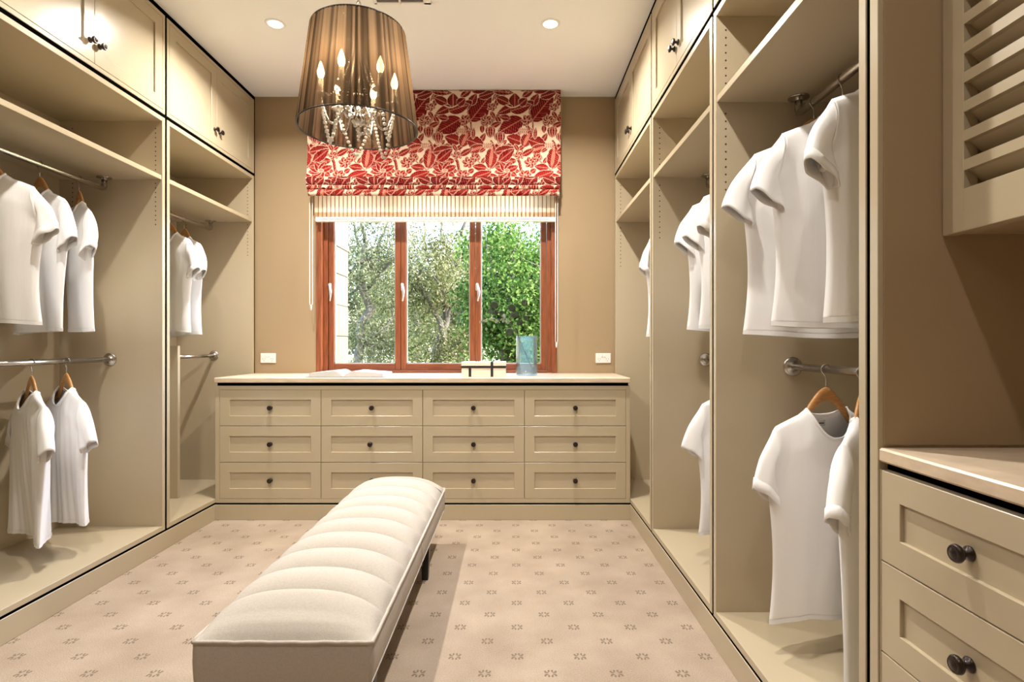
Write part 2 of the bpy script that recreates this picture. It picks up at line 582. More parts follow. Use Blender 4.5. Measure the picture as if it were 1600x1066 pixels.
def wardrobe(side, X0, y0, y1, label, lower_rail=True, divider=None, doors=True, near_label=''):
    mp = fmap(side, X0)
    c = mp((y0 + y1) / 2, -DEP / 2, 0)
    o = thing('wardrobe_unit', label, 'wardrobe', (c[0], c[1], .112), 'open wardrobe units')
    z0, z1 = .112, 2.395
    for a, bb in ((y0, y0 + T), (y1 - T, y1)):
        part('side_panel', fbox(MB(), mp, a, bb, -DEP, 0, z0, z1, .0012), 'joinery', o)
    part('base_panel', fbox(MB(), mp, y0 + T, y1 - T, -DEP, -.0005, z0, z0 + T, .0012), 'joinery', o)
    part('top_panel', fbox(MB(), mp, y0 + T, y1 - T, -DEP, -.0005, z1 - T, z1, .0012), 'joinery', o)
    part('back_panel', fbox(MB(), mp, y0 + T, y1 - T, -DEP, -DEP + .008, z0 + T, z1 - T), 'joinery', o)
    sh = part('shelf', fbox(MB(), mp, y0 + T + .001, y1 - T - .001, -DEP + .009, -.004, 2.047, 2.072, .0012), 'joinery', o)
    # column of shelf pin holes
    h = MB()
    for nn in (-.037, -DEP + .08):
        for k in range(22):
            z = 1.80 + k * .0252 if side == 'L' else 1.72 + k * .0285
            if 2.03 < z < 2.085 or z > 2.34:
                continue
            for uu, d in ((y1 - T - .0004, 1), (y0 + T + .0004, -1)):
                cc = mp(uu, nn, z)
                h.lathe([(.0001, -.0004), (.0033, -.0004), (.0033, .0006), (.0001, .0006)], 8, cc, 'y', cap=False)
    ph = part('pin_holes', h, 'hole', o)
    ph['kind'] = 'stuff'
    # upper rail hung from the shelf on two cranked ends
    r = MB()
    xa = mp(0, NROD, 0)[0]
    ya, yb = y0 + T + .05, y1 - T - .045
    cr = .012
    path = [(xa, ya, 2.04), (xa, ya, RZU + cr * 1.2), (xa, ya + cr * .35, RZU + cr * .35), (xa, ya + cr * 1.2, RZU)]
    path += [(xa, yb - cr * 1.2, RZU), (xa, yb - cr * .35, RZU + cr * .35), (xa, yb, RZU + cr * 1.2), (xa, yb, 2.04)]
    r.tube(path, RODR, 16)
    ro = part('hanging_rail', r, 'steel', o)
    for yy in (ya, yb):
        f = MB()
        f.lathe([(.0001, 0), (.036, 0), (.036, -.004), (.030, -.006), (.0185, -.006), (.0165, -.014), (.0001, -.014)], 24, (xa, yy, 2.047), 'z', cap=False)
        part('flange', f, 'steel', ro)
    if lower_rail:
        yl = y0 + T if divider is None else divider + T
        yr = y1 - T
        ro = part('hanging_rail', MB().tube([(xa, yl + .004, RZL), (xa, yr - .004, RZL)], RODR, 16), 'steel', o)
        for yy, d in ((yl, 1), (yr, -1)):
            f = MB()
            f.lathe([(.0001, 0), (.036, 0), (.036, d * .004), (.030, d * .007), (.0185, d * .007), (.0165, d * .014), (.0001, d * .014)], 24, (xa, yy, RZL), 'y', cap=False)
            part('flange', f, 'steel', ro)
    if divider is not None:
        part('half_height_partition', fbox(MB(), mp, divider, divider + T, -DEP + .008, -.25, z0 + T, 1.130, .0012), 'joinery', o)
    # black shadow gaps: under the base, beside the far side panel, above the top
    g = MB()
    fbox(g, mp, y0, y1, -.03, -.003, .100, z0)
    fbox(g, mp, y0, y1 + .018, -.03, -.003, z1, 2.415)
    fbox(g, mp, y1, y1 + .0178, -.03, -.003, z0 - .012, z1)
    part('shadow_gap', g, 'black', o)
    return o


def cupboard(side, X0, y0, y1, label):
    mp = fmap(side, X0)
    c = mp((y0 + y1) / 2, -DEP / 2, 0)
    o = thing('overhead_cupboard', label, 'cupboard', (c[0], c[1], 2.415), 'overhead cupboards')
    z0, z1, e = 2.415, 2.965, .021
    bd = MB()
    fbox(bd, mp, y0, y0 + e, -DEP, 0, z0, z1, .0012)
    fbox(bd, mp, y1 - e, y1, -DEP, 0, z0, z1, .0012)
    fbox(bd, mp, y0 + e, y1 - e, -DEP, -.0002, z0, z0 + e, .0010)
    fbox(bd, mp, y0 + e, y1 - e, -DEP, -.0002, z1 - e, z1, .0010)
    fbox(bd, mp, y0 + e, y1 - e, -DEP, -DEP + .008, z0 + e, z1 - e)
    part('carcass', bd, 'joinery', o)
    ym = (y0 + y1) / 2
    gp = .0018
    zk = z0 + e + .095
    shaker(side, X0 - (0.0), y0 + e + gp, ym - gp / 2, z0 + e + gp, z1 - e - gp, o, 'door', knob=(ym - .030, zk, 0))
    shaker(side, X0 - (0.0), ym + gp / 2, y1 - e - gp, z0 + e + gp, z1 - e - gp, o, 'door', knob=(ym + .030, zk, 0))
    g = MB()
    fbox(g, mp, y0, y1 + .018, -.03, -.003, z1, ZC - .002)
    fbox(g, mp, y1, y1 + .0178, -.03, -.003, z0, z1)
    part('shadow_gap', g, 'black', o)
    return o


# left run
wardrobe('L', XL, 2.075, 3.127, 'near left open wardrobe with five white T-shirts on two rails')
wardrobe('L', XL, 3.145, YB - .018, 'far left open wardrobe beside the window, with a half-height partition', divider=3.665)
wardrobe('L', XL, 1.03, 2.057, 'empty open wardrobe on the left, beside the camera', lower_rail=True)
cupboard('L', XL, 2.075, 3.127, 'two-door overhead cupboard at the top left corner, reflecting a downlight')
cupboard('L', XL, 3.145, YB - .018, 'two-door overhead cupboard left of the window')
cupboard('L', XL, 1.03, 2.057, 'two-door overhead cupboard on the left, beside the camera')
# right run
wardrobe('R', XR, 3.106, YB - .018, 'far right open wardrobe beside the window, mostly hidden')
wardrobe('R', XR, 2.153, 3.088, 'middle right open wardrobe with five white T-shirts')
wardrobe('R', XR, 1.213, 2.135, 'nearest right open wardrobe with large white T-shirts on two rails')
cupboard('R', XR, 3.106, YB - .018, 'two-door overhead cupboard right of the window')
cupboard('R', XR, 2.153, 3.088, 'two-door overhead cupboard above the middle right wardrobe')
cupboard('R', XR, 1.213, 2.135, 'overhead cupboard above the nearest right wardrobe, only its corner in view')

# filler strips between joinery and the back wall, recessed
struct('trim_1', MB().box(XL - .03, XL - .004, YB - .012, YB, .112, ZC), 'joinery')
struct('trim_2', MB().box(XR + .004, XR + .03, YB - .012, YB, .112, ZC), 'joinery')

# ------------------------------------------------------------------ chest of drawers under the window
o = thing('chest_of_drawers', 'long painted chest of twelve drawers under the window', 'chest of drawers', ((XL + XR) / 2, (YD + YB) / 2, .112))
b = MB()
x0, x1 = XL + .001, XR - .001
zt = .871
xa, xb = -1.905, .731
b.box(x0, xa, YD, YB - .01, .112, zt, .0012)
b.box(xb, x1, YD, YB - .01, .112, zt, .0012)
b.box(xa, xb, YD + .0003, YB - .01, .112, .139, .001)
b.box(xa, xb, YD + .0003, YB - .01, .846, zt, .001)
b.box(xa, xb, YB - .02, YB - .012, .139, .846)
for k in (1, 2, 3):
    xm = xa + (xb - xa) * k / 4
    b.box(xm - .008, xm + .008, YD + .022, YB - .02, .139, .846)
part('carcass', b, 'joinery', o)
rows = [.139, .3747, .6103, .846]
for i in range(4):
    for k in range(3):
        g = .0016
        u0 = xa + (xb - xa) * i / 4 + g
        u1 = xa + (xb - xa) * (i + 1) / 4 - g
        um = (u0 + u1) / 2 - (.010 if (i == 1 and k == 1) else 0)
        shaker('B', YD, u0, u1, rows[k] + g, rows[k + 1] - g, o, 'drawer', fw=.0645, knob=(um, (rows[k] + rows[k + 1]) / 2, -.008))
g = MB()
g.box(x0 + .012, x1 - .012, YD + .006, YD + .03, zt, .892)
g.box(x0, x1, YD + .004, YD + .03, .100, .112)
part('shadow_gap', g, 'black', o)
tag(part('bench_top', MB().box(XL + .002, XR - .002, YD - .018, YB - .002, .892, .924, .004), 'stone_top'),
    'pale travertine top on the chest of drawers under the window', 'bench top')

# ------------------------------------------------------------------ right foreground: drawer unit, stone top and louvred cupboard
YE0, YE1 = 1.174, 1.201
o = thing('alcove_side_panel', 'tall painted end panel between the right wardrobe and the drawer alcove', 'panel', (XR + .3, 1.187, .112))
part('panel_board', MB().box(XR + .001, WRX - .002, YE0, YE1, .112, ZC - .03, .0012), 'joinery', o)
part('tan_lining', MB().box(XR + .012, WRX - .002, YE0 - .004, YE0, .932, ZC - .03), 'wall', o)
part('shadow_gap', MB().box(XR + .003, XR + .03, YE1, 1.2125, .100, ZC - .03), 'black', o)
o = thing('drawer_unit', 'painted drawer unit in the right foreground with dark knobs', 'drawer unit', (1.05, .72, .112))
XD = XR + .005
b = MB()
b.box(XD, WRX - .002, YE0 - .004, YE0 - .001, .112, .881)
b.box(XD, WRX - .002, .25, .265, .112, .881)
b.box(XD, WRX - .002, .717, .733, .112, .881)
b.box(XD, WRX - .002, .25, YE0 - .004, .112, .127)
b.box(XD + .03, WRX - .002, .265, YE0 - .004, .865, .881)
b.box(WRX - .01, WRX - .002, .265, YE0 - .004, .127, .865)
part('carcass', b, 'joinery', o)
zz = [.129, .317, .505, .693, .881]
for (a, c) in ((.735, YE0 - .005), (.267, .731)):
    for k in range(4):
        shaker('R', XD, a, c, zz[k] + .0012, zz[k + 1] - .0012, o, 'drawer', fw=.056, knob=((a + c) / 2, (zz[k] + zz[k + 1]) / 2, -.008))
part('shadow_gap', MB().box(XD + .016, XD + .034, .25, YE0 - .001, .881, .897), 'black', o)
tag(part('bench_top', MB().box(XD - .004, WRX - .002, .24, YE0 - .001, .897, .926, .004), 'stone_top'),
    'honey travertine top on the right foreground drawers', 'bench top')

o = thing('louvred_cupboard', 'painted louvred wall cupboard above the right foreground bench', 'cupboard', (1.1, .75, 1.365))
XS = .890
z0, z1 = 1.365, 2.60
ys, ye = .36, 1.168
b = MB()
b.box(XS + .03, WRX - .002, ys, ye, z0 + .004, z0 + .022)
b.box(XS + .03, WRX - .002, ys, ye, z1, z1 + .02)
b.box(XS + .03, WRX - .002, ye - .016, ye, z0 + .022, z1)
b.box(XS + .03, WRX - .002, ys, ys + .016, z0 + .022, z1)
part('carcass', b, 'wall', o)
f = MB()
sw = .054
f.box(XS, XS + .03, ye - sw, ye, z0, z1 + .02, .0015)
f.box(XS, XS + .03, ys, ys + sw, z0, z1 + .02, .0015)
f.box(XS + .0003, XS + .03, ys + sw, ye - sw, z0, z0 + .084, .001)
f.box(XS + .0003, XS + .03, ys + sw, ye - sw, z1 - .06, z1 + .02, .001)
df = part('shutter_frame', f, 'joinery', o)
k = 0
zs = z0 + .084 + .0462
sl = None
while zs < z1 - .09:
    if sl is None:
        s = MB()
        # slat section: square nose at the front, sloping up towards the room
        L = ye - ys - 2 * sw
        pr = [(.001, -.0105), (.001, .0105), (.010, .0105), (.058, -.040), (.058, -.052), (.014, -.0105)]
        vs = [(XS + a, yy, bb) for yy in (ys + sw, ye - sw) for (a, bb) in pr]
        nn = len(pr)
        fs = [(i, (i + 1) % nn, nn + (i + 1) % nn, nn + i) for i in range(nn)] + [tuple(range(nn))[::-1], tuple(range(nn, 2 * nn))]
        s.add(vs, fs)
        me = s.mesh('slat')
        me.materials.append(M['joinery'])
        sl = me
    inst('slat', sl, df, (0, 0, zs))
    zs += .0578
    k += 1


# ================================================================== window
win = thing('window_1', 'cedar timber window with three panes looking onto trees', None, ((WOX0 + WOX1) / 2, YB, WOZ0), kind='structure')
b = MB()
fy0, fy1 = YB - .006, YB + .13
b.box(WOX0, WOX0 + .040, fy0, fy1, WOZ0, WOZ1, .002)
b.box(WOX1 - .040, WOX1, fy0, fy1, WOZ0, WOZ1, .002)
b.box(WOX0 + .040, WOX0 + .072, fy0 + .05, fy1, WOZ0, WOZ1, .002)
b.box(WOX1 - .072, WOX1 - .040, fy0 + .05, fy1, WOZ0, WOZ1, .002)
b.box(WOX0 + .072, WOX1 - .072, fy0 + .03, fy1, WOZ1 - .05, WOZ1, .002)
part('frame', b, 'timber', win)
part('sill', MB().box(WOX0 + .072, WOX1 - .072, fy0 + .012, fy1, WOZ0, WOZ0 + .016, .002), 'timber_h', win)


def handle(parent, x, y, z):
    h = MB()
    h.box(x - .011, x + .011, y - .010, y, z - .028, z + .028, .004)
    h.tube([(x, y - .008, z + .012), (x, y - .030, z + .014)], .008, 10)
    pts, rad = [], []
    for k in range(11):
        t = k / 10
        pts.append((x + .014 * math.sin(t * PI) * .8 + .006 * t, y - .030 - .012 * math.sin(t * PI), z + .026 - .135 * t))
        rad.append(.0055 + .0055 * math.sin(PI * min(1, t * 1.15)) * (1 - .3 * t))
    h.tube(pts, rad, 10)
    part('handle', h, 'silver', parent)


sx0, sx1 = WOX0 + .074, WOX1 - .074
xs = [sx0, -.855, -.288, sx1]
for i in range(3):
    a, c = xs[i] + .0015, xs[i + 1] - .0015
    y0, y1 = YB + .055, YB + .098
    s = MB()
    st = .040
    s.box(a, a + st, y0, y1, WOZ0 + .018, WOZ1 - .052, .003)
    s.box(c - st, c, y0, y1, WOZ0 + .018, WOZ1 - .052, .003)
    so = part('sash', s, 'timber', win)
    part('rail', MB().box(a + st, c - st, y0 + .001, y1, WOZ0 + .018, WOZ0 + .066, .003), 'timber_h', so)
    part('rail', MB().box(a + st, c - st, y0 + .001, y1, WOZ1 - .112, WOZ1 - .052, .003), 'timber_h', so)
    bd = MB()
    gz0, gz1 = WOZ0 + .066, WOZ1 - .112
    bd.box(a + st, a + st + .007, y0 + .012, y1 - .008, gz0, gz1)
    bd.box(c - st - .007, c - st, y0 + .012, y1 - .008, gz0, gz1)
    bd.box(a + st, c - st, y0 + .012, y1 - .008, gz0, gz0 + .007)
    part('glazing_bead', bd, 'silver', so)
    part('pane', MB().box(a + st, c - st, y0 + .020, y0 + .024, gz0, gz1), 'pane', so)
    if i == 0:
        handle(so, a + .012, y0, 1.575)
    if i > 0:
        handle(so, a + .012, y0, 1.575)


# ================================================================== red botanical roman blind
def raster_print():
    W, H, S = 605, 870, 2
    w_, h_ = W // S, H // S
    X, Y = np.meshgrid((np.arange(w_) + .5) * S, (np.arange(h_) + .5) * S)
    img = np.zeros((h_, w_, 3))
    cream = np.array((.74, .56, .41))
    img[:] = cream
    r_ = np.random.default_rng(3)

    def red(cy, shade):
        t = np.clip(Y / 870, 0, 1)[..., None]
        c = np.array((.125, .004, .007)) * (1 - t) + np.array((.255, .007, .008)) * t  # reds darken towards the top: shade on the blind put into the print
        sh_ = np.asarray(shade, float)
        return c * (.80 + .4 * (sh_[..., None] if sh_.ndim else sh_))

    pink = np.array((.62, .22, .15))
    dark = np.array((.13, .006, .010))

    def loc(cx, cy, rot, rad=130):
        out = []
        c, s = math.cos(rot), math.sin(rot)
        for ox in (-W, 0, W):
            for oy in (-H, 0, H):
                if not (-rad < cx + ox < W + rad and -rad < cy + oy < H + rad):
                    continue
                dx, dy = X - cx - ox, Y - cy - oy
                out.append((dx * c + dy * s, -dx * s + dy * c))
        return out

    def paint(m, col):
        if np.ndim(col) == 1:
            img[m] = col
        else:
            img[m] = col[m]

    def leaf(cx, cy, L, Wd, deg, sh=.5, veins=5, lob=0.0, pale=False):
        L, Wd = L * 1.10, Wd * 1.20
        for lx, ly in loc(cx, cy, math.radians(deg), L * 1.3 + 10):
            t = lx / L
            if not (np.abs(t) < 1.15).any() or not (np.abs(ly) < Wd * 1.5).any():
                continue
            tt = np.clip((t + 1) / 2, 0, 1)
            prof = Wd * np.sin(PI * tt ** .8) ** .75 * (1 + lob * np.sin(tt * 30))
            inb = np.abs(t) < 1
            paint((np.abs(t) < 1 + 5 / L) & (np.abs(ly) < prof + 4.5), cream)
            m = inb & (np.abs(ly) < prof)
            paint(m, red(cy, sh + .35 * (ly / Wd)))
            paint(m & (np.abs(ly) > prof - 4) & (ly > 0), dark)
            core = inb & (np.abs(ly) < 3.2) & (t < .85)
            paint(core, pink)
            if veins:
                vv = np.abs(((lx - np.abs(ly) * .8) / (2 * L) * veins * 2) % 1 - .5) < .062
                paint(m & vv & (np.abs(ly) < prof * (.78 if not pale else .9)) & (np.abs(ly) > 3), pink if pale else pink * .6)
            if pale:
                paint(inb & (np.abs(ly) < prof * .28) & (t > -.8) & (t < .6) & (np.abs(ly) > 5), pink * 1.05)

    def flower(cx, cy, R, n, ph=0, sq=1.0, sh=.6, wd=.34):
        for k in range(n):
            a = ph + 2 * PI * k / n
            px, py = cx + R * .58 * math.cos(a), cy + R * .58 * math.sin(a) * sq
            leaf(px, py, R * .50, R * wd, math.degrees(math.atan2(math.sin(a) * sq, math.cos(a))), sh, 2)
        for lx, ly in loc(cx, cy, 0):
            d = np.hypot(lx, ly / sq)
            paint(d < R * .27, cream)
            paint((d < R * .22) & (np.sin(lx * .9) * np.sin(ly * .9) > -.2), red(cy, .9))

    def stem(pts, wdt):
        P = np.array(pts, float)
        for ox in (-W, 0, W):
            for oy in (-H, 0, H):
                best = np.full(X.shape, 1e9)
                off = np.zeros(X.shape)
                for k in range(len(P) - 1):
                    a_, b_ = P[k] + (ox, oy), P[k + 1] + (ox, oy)
                    dv = b_ - a_
                    L2 = (dv ** 2).sum()
                    t = np.clip(((X - a_[0]) * dv[0] + (Y - a_[1]) * dv[1]) / L2, 0, 1)
                    d = np.hypot(X - a_[0] - t * dv[0], Y - a_[1] - t * dv[1])
                    sgn = ((X - a_[0]) * dv[1] - (Y - a_[1]) * dv[0]) / math.sqrt(L2)
                    off = np.where(d < best, sgn, off)
                    best = np.minimum(best, d)
                if best.min() > wdt:
                    continue
                mm = best < wdt
                paint(best < wdt + 4, cream)
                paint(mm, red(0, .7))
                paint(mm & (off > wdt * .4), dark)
                paint(mm & (np.abs(off + wdt * .25) < 1.6), pink)

    # stems
    stem([(235, 850), (228, 780), (215, 710), (190, 660), (150, 630)], 13)
    stem([(245, 640), (240, 560), (235, 490)], 6)
    stem([(370, 480), (350, 400), (345, 320), (352, 240)], 7)
    stem([(365, 470), (330, 390), (290, 345), (230, 335)], 10)
    stem([(545, 315), (590, 265), (650, 215), (690, 190)], 13)
    stem([(560, 100), (575, 60), (600, 20)], 8)
    stem([(250, 70), (300, 40), (340, 10)], 12)
    stem([(530, 800), (540, 720), (575, 660)], 5)
    stem([(530, 800), (470, 745), (400, 690)], 5)
    stem([(185, 300), (150, 250)], 8)
    stem([(540, 500), (575, 550)], 9)
    stem([(300, 600), (260, 640), (240, 670)], 8)
    # filler leaves
    for (cx, cy, L_, W_, dg) in ((30, 60, 60, 26, -30), (300, 30, 60, 26, -35), (560, 250, 40, 18, 60), (30, 400, 46, 20, 120), (240, 560, 40, 18, -40), (30, 540, 70, 30, -35),
                                 (460, 470, 48, 22, -60), (600, 470, 44, 20, 70), (150, 760, 40, 18, 30), (400, 640, 46, 20, 40), (300, 380, 36, 16, 70), (560, 860, 60, 26, 10),
                                 (470, 690, 36, 16, -60), (190, 420, 46, 18, 15), (330, 220, 44, 20, 100), (600, 120, 44, 20, -60), (10, 300, 46, 20, 60)):
        leaf(cx, cy, L_, W_, dg, .5, 3)
    # big leaves
    leaf(440, 175, 150, 78, -52, .35, 6, .05)
    leaf(365, 95, 60, 34, -60, .6, 4, .04)
    leaf(500, 45, 75, 34, -18, .3, 4, .05)
    leaf(130, 350, 120, 72, 150, .45, 5)
    leaf(640, 640, 165, 66, -42, .45, 7, .06, True)
    leaf(545, 650, 110, 48, -82, .5, 6, .06, True)
    leaf(680, 590, 95, 38, -12, .45, 5, .06)
    leaf(165, 485, 72, 48, 200, .65, 4, .06)
    leaf(290, 475, 80, 46, -65, .5, 4, .03, True)
    leaf(395, 520, 80, 52, 20, .6, 4, .05)
    leaf(405, 575, 80, 36, -20, .7, 4, 0, True)
    leaf(70, 270, 48, 25, 190, .4, 3)
    leaf(590, 340, 52, 22, -22, .5, 3)
    leaf(475, 330, 40, 20, 40, .5, 3)
    leaf(120, 700, 58, 27, 175, .6, 3)
    leaf(300, 610, 64, 24, -30, .6, 3)
    leaf(190, 570, 38, 16, 60, .6, 3)
    leaf(430, 762, 62, 32, 188, .75, 4)
    leaf(452, 845, 95, 42, -22, .75, 5)
    leaf(350, 800, 30, 22, -40, .75, 2)
    leaf(455, 385, 34, 20, 90, .5, 2)
    leaf(370, 425, 50, 15, -85, .5, 2)
    leaf(300, 150, 40, 55, 60, .55, 3)
    leaf(60, 20, 90, 26, 5, .3, 3)
    leaf(90, 640, 90, 40, -40, .4, 5, .05)
    leaf(465, 585, 40, 15, -35, .7, 2)
    # flowers
    leaf(65, 110, 75, 36, 25, .3, 4)
    leaf(85, 195, 85, 34, 155, .35, 4)
    leaf(230, 175, 95, 46, -18, .35, 4)
    leaf(170, 95, 58, 48, -90, .25, 4)
    leaf(250, 115, 46, 34, -40, .35, 3)
    for k in range(14):
        flower_pt = (85 + k * 10, 150 + 22 * math.sin(k * .25))
        for lx, ly in loc(flower_pt[0], flower_pt[1], 0):
            paint(np.hypot(lx, ly) < 6, cream)
    flower(290, 292, 48, 5, .3, 1, .55, .42)
    flower(552, 168, 44, 5, .1, .8, .4, .40)
    flower(500, 298, 56, 7, 0, .8, .65, .32)
    flower(205, 640, 38, 5, .5, 1, .7, .42)
    flower(320, 715, 56, 6, .2, .95, .85, .36)
    flower(385, 665, 46, 5, .4, .95, .8, .40)
    flower(92, 795, 112, 9, .1, .62, .85, .26)
    flower(270, 838, 58, 6, 0, .7, .8, .36)
    # tulips
    for (cx, cy) in ((535, 415), (632, 470)):
        leaf(cx - 24, cy, 46, 17, 80, .7, 2)
        leaf(cx + 24, cy, 46, 17, 100, .7, 2)
        leaf(cx, cy, 52, 20, 90, .6, 2)
        for k in range(5):
            for lx, ly in loc(cx - 28 + 14 * k, cy + 58 + (8 if k % 2 else 0), 0):
                paint(np.hypot(lx, ly) < 7, cream)
    # sprigs
    for (cx, cy) in ((250, 400), (505, 545)):
        for k in range(4):
            leaf(cx - 30 + 20 * k, cy - 10, 17, 6, -70, .3, 0)
            leaf(cx - 24 + 20 * k, cy + 14, 17, 6, 70, .3, 0)
    return img


TILE = raster_print()


def print_color(x, s):
    """x metres across, s metres down the cloth."""
    k = .4497 / 605
    h_, w_, _ = TILE.shape
    X = ((x / k) % 605) / 605 * w_
    Y = ((s / k) % 870) / 870 * h_
    i0, j0 = np.floor(Y).astype(int) % h_, np.floor(X).astype(int) % w_
    i1, j1 = (i0 + 1) % h_, (j0 + 1) % w_
    fy, fx = (Y % 1)[..., None], (X % 1)[..., None]
    return (TILE[i0, j0] * (1 - fy) * (1 - fx) + TILE[i1, j0] * fy * (1 - fx) + TILE[i0, j1] * (1 - fy) * fx + TILE[i1, j1] * fy * fx)


def cloth(name, prof, x0, x1, nx, parent, s0, wav=0.0, xoff=0.0):
    """sweep a (y, z) profile along x, colour by arc length."""
    pr = np.array(prof)
    sl = np.concatenate([[0], np.cumsum(np.hypot(*(pr[1:] - pr[:-1]).T))]) + s0
    xsv = np.linspace(x0, x1, nx)
    Xg, Sg = np.meshgrid(xsv, sl)
    Yg = np.repeat(pr[:, 0][:, None], nx, 1) + wav * np.sin(Xg * 9 + Sg * 3) * .5 + wav * .4 * np.sin(Xg * 23)
    Zg = np.repeat(pr[:, 1][:, None], nx, 1)
    off = wloc(parent)
    co = np.stack([Xg - off.x, Yg - off.y, Zg - off.z], -1).reshape(-1, 3)
    nr = len(pr)
    idx = np.arange(nr * nx).reshape(nr, nx)
    q = np.stack([idx[:-1, :-1], idx[1:, :-1], idx[1:, 1:], idx[:-1, 1:]], -1).reshape(-1, 4)
    me = bpy.data.meshes.new(name)
    me.from_pydata(co.tolist(), [], q.tolist())
    me.polygons.foreach_set('use_smooth', [True] * len(q))
    at = me.color_attributes.new('print', 'FLOAT_COLOR', 'POINT')
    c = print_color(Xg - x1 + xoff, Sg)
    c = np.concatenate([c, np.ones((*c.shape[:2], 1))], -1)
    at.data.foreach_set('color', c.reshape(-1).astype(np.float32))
    me.materials.append(M['print'])
    ob = bpy.data.objects.new(name, me)
    COL.objects.link(ob)
    ob.parent = parent
    md = ob.modifiers.new('thick', 'SOLIDIFY')
    md.thickness = .003
    md.offset = -1
    return ob


BX0, BX1, BY = -1.498, .345, 4.100
rb = thing('roman_blind', 'red and cream botanical print roman blind above the window', 'blind', ((BX0 + BX1) / 2, BY, 2.225))
part('headrail', MB().box(BX0 + .012, BX1 - .012, BY + .008, YB - .002, ZC - .035, ZC - .003), 'cream_rail', rb)
zf = 2.352
prof = [(BY - .004 * math.sin((ZC - .004 - z) * 4.8) - .030 * ((ZC - z) / (ZC - zf)) ** 9, z) for z in np.linspace(ZC - .004, zf, 175)]
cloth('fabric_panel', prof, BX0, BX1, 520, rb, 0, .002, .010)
s_ = ZC - zf


def roll(z0, z1, dep, n=34):
    out = []
    for k in range(n):
        a = -PI / 2 * .2 + (PI * 1.12) * k / (n - 1)
        out.append((BY - .004 - dep * max(0, math.sin(a)) ** .8, (z0 + z1) / 2 + (z0 - z1) / 2 * math.cos(a)))
    out += [(BY + .012, z1 + .002), (BY + .015, z1 + .03)]
    return out


cloth('fold', roll(2.358, 2.288, .034), BX0 - .002, BX1 - .006, 460, rb, s_ + .03, .002, .12)
cloth('fold', roll(2.300, 2.262, .026, 24), BX0 + .004, BX1 - .008, 460, rb, s_ + .30, .003, .21)
cloth('fold', roll(2.272, 2.222, .018, 24), BX0 + .008, BX1 - .010, 460, rb, s_ + .42, .002, .33)
part('side_return', MB().box(BX1 - .008, BX1 - .002, BY + .02, YB - .002, 2.232, ZC - .04), 'cover', rb)

# striped pleated blind with a white bottom rail
SY = 4.168
sb = thing('pleated_blind', 'cream striped blind with a white bottom rail below the red blind', 'blind', (-.58, SY, 2.04))
p = MB()
x0, x1 = -1.474, .318
rws = []
for k in range(9):
    z = 2.34 - (2.34 - 2.118) * k / 8
    rws.append([(x, SY, z) for x in (x0, x1)])
for k in range(7):
    z = 2.118 - .006 * k
    rws.append([(x, SY + (.012 if k % 2 == 0 else -.012), z) for x in (x0, x1)])
p.grid(rws, smooth=False)
po = part('striped_fabric', p, 'stripe', sb)
po.modifiers.new('thick', 'SOLIDIFY').thickness = .002
r = MB()
r.box(x0 + .015, x1 - .004, SY - .020, SY + .012, 2.046, 2.078, .003)
r.box(x0 + .025, x1 - .030, SY - .024, SY - .018, 2.062, 2.070, .001)
part('bottom_rail', r, 'cream_rail', sb)
part('headrail', MB().box(x0, x1, SY - .02, YB - .008, 2.34, 2.38), 'cream_rail', sb)
for (xc, w_, zb, nm) in ((-1.486, .010, 1.425, 'l'), (.318, .008, 1.150, 'r')):
    c = MB()
    yy = SY - .030
    pts = [(xc - w_, yy, 2.34)] + [(xc - w_ * math.cos(a), yy, zb + .02 - .02 * math.sin(a)) for a in np.linspace(0, PI, 9)] + [(xc + w_, yy, 2.34)]
    c.tube(pts, .0022, 6)
    co = part('cord_loop', c, 'cream_rail', sb)
    t = MB()
    t.lathe([(.0001, -.035), (.005, -.035), (.007, -.012), (.004, .004), (.0001, .004)], 10, (xc, yy, zb), 'z', cap=False)
    part('toggle', t, 'plastic', co)


# ================================================================== things on the bench top
ZT = .924
# open book
o = thing('open_book', 'open white-paged book lying left on the bench top', 'book', (-1.12, 3.76, ZT))
o.rotation_euler = (0, 0, 0)
bx, by0, by1 = -1.115, 3.675, 3.955


def page_block(sgn, wd, h):
    rows_ = []
    for yv in (by0 + .006, by1 - .006):
        top = []
        for k in range(13):
            t = k / 12
            z = ZT + .006 + h * (math.sin(min(1, t * 3.2) * PI / 2) * (1 - .55 * t)) + .001
            top.append((bx + sgn * wd * t, yv + (.012 * t * (1 if sgn > 0 else .6)), z))
        bot = [(p[0], p[1], ZT + .0045) for p in reversed(top)]
        rows_.append(top + bot)
    n = len(rows_[0])
    m = MB().add(rows_[0] + rows_[1], [(i, (i + 1) % n, n + (i + 1) % n, n + i) for i in range(n)] + [tuple(range(n))[::-1], tuple(range(n, 2 * n))])
    return m


part('pages', page_block(-1, .225, .044), 'paper', o)
part('pages', page_block(1, .262, .040), 'paper', o)
c = MB()
c.box(bx - .240, bx - .006, by0, by1, ZT, ZT + .004, .001)
c.box(bx + .006, bx + .275, by0 + .004, by1 + .008, ZT, ZT + .004, .001)
c.box(bx - .008, bx + .008, by0, by1, ZT, ZT + .003)
part('cover', c, 'cover', o)

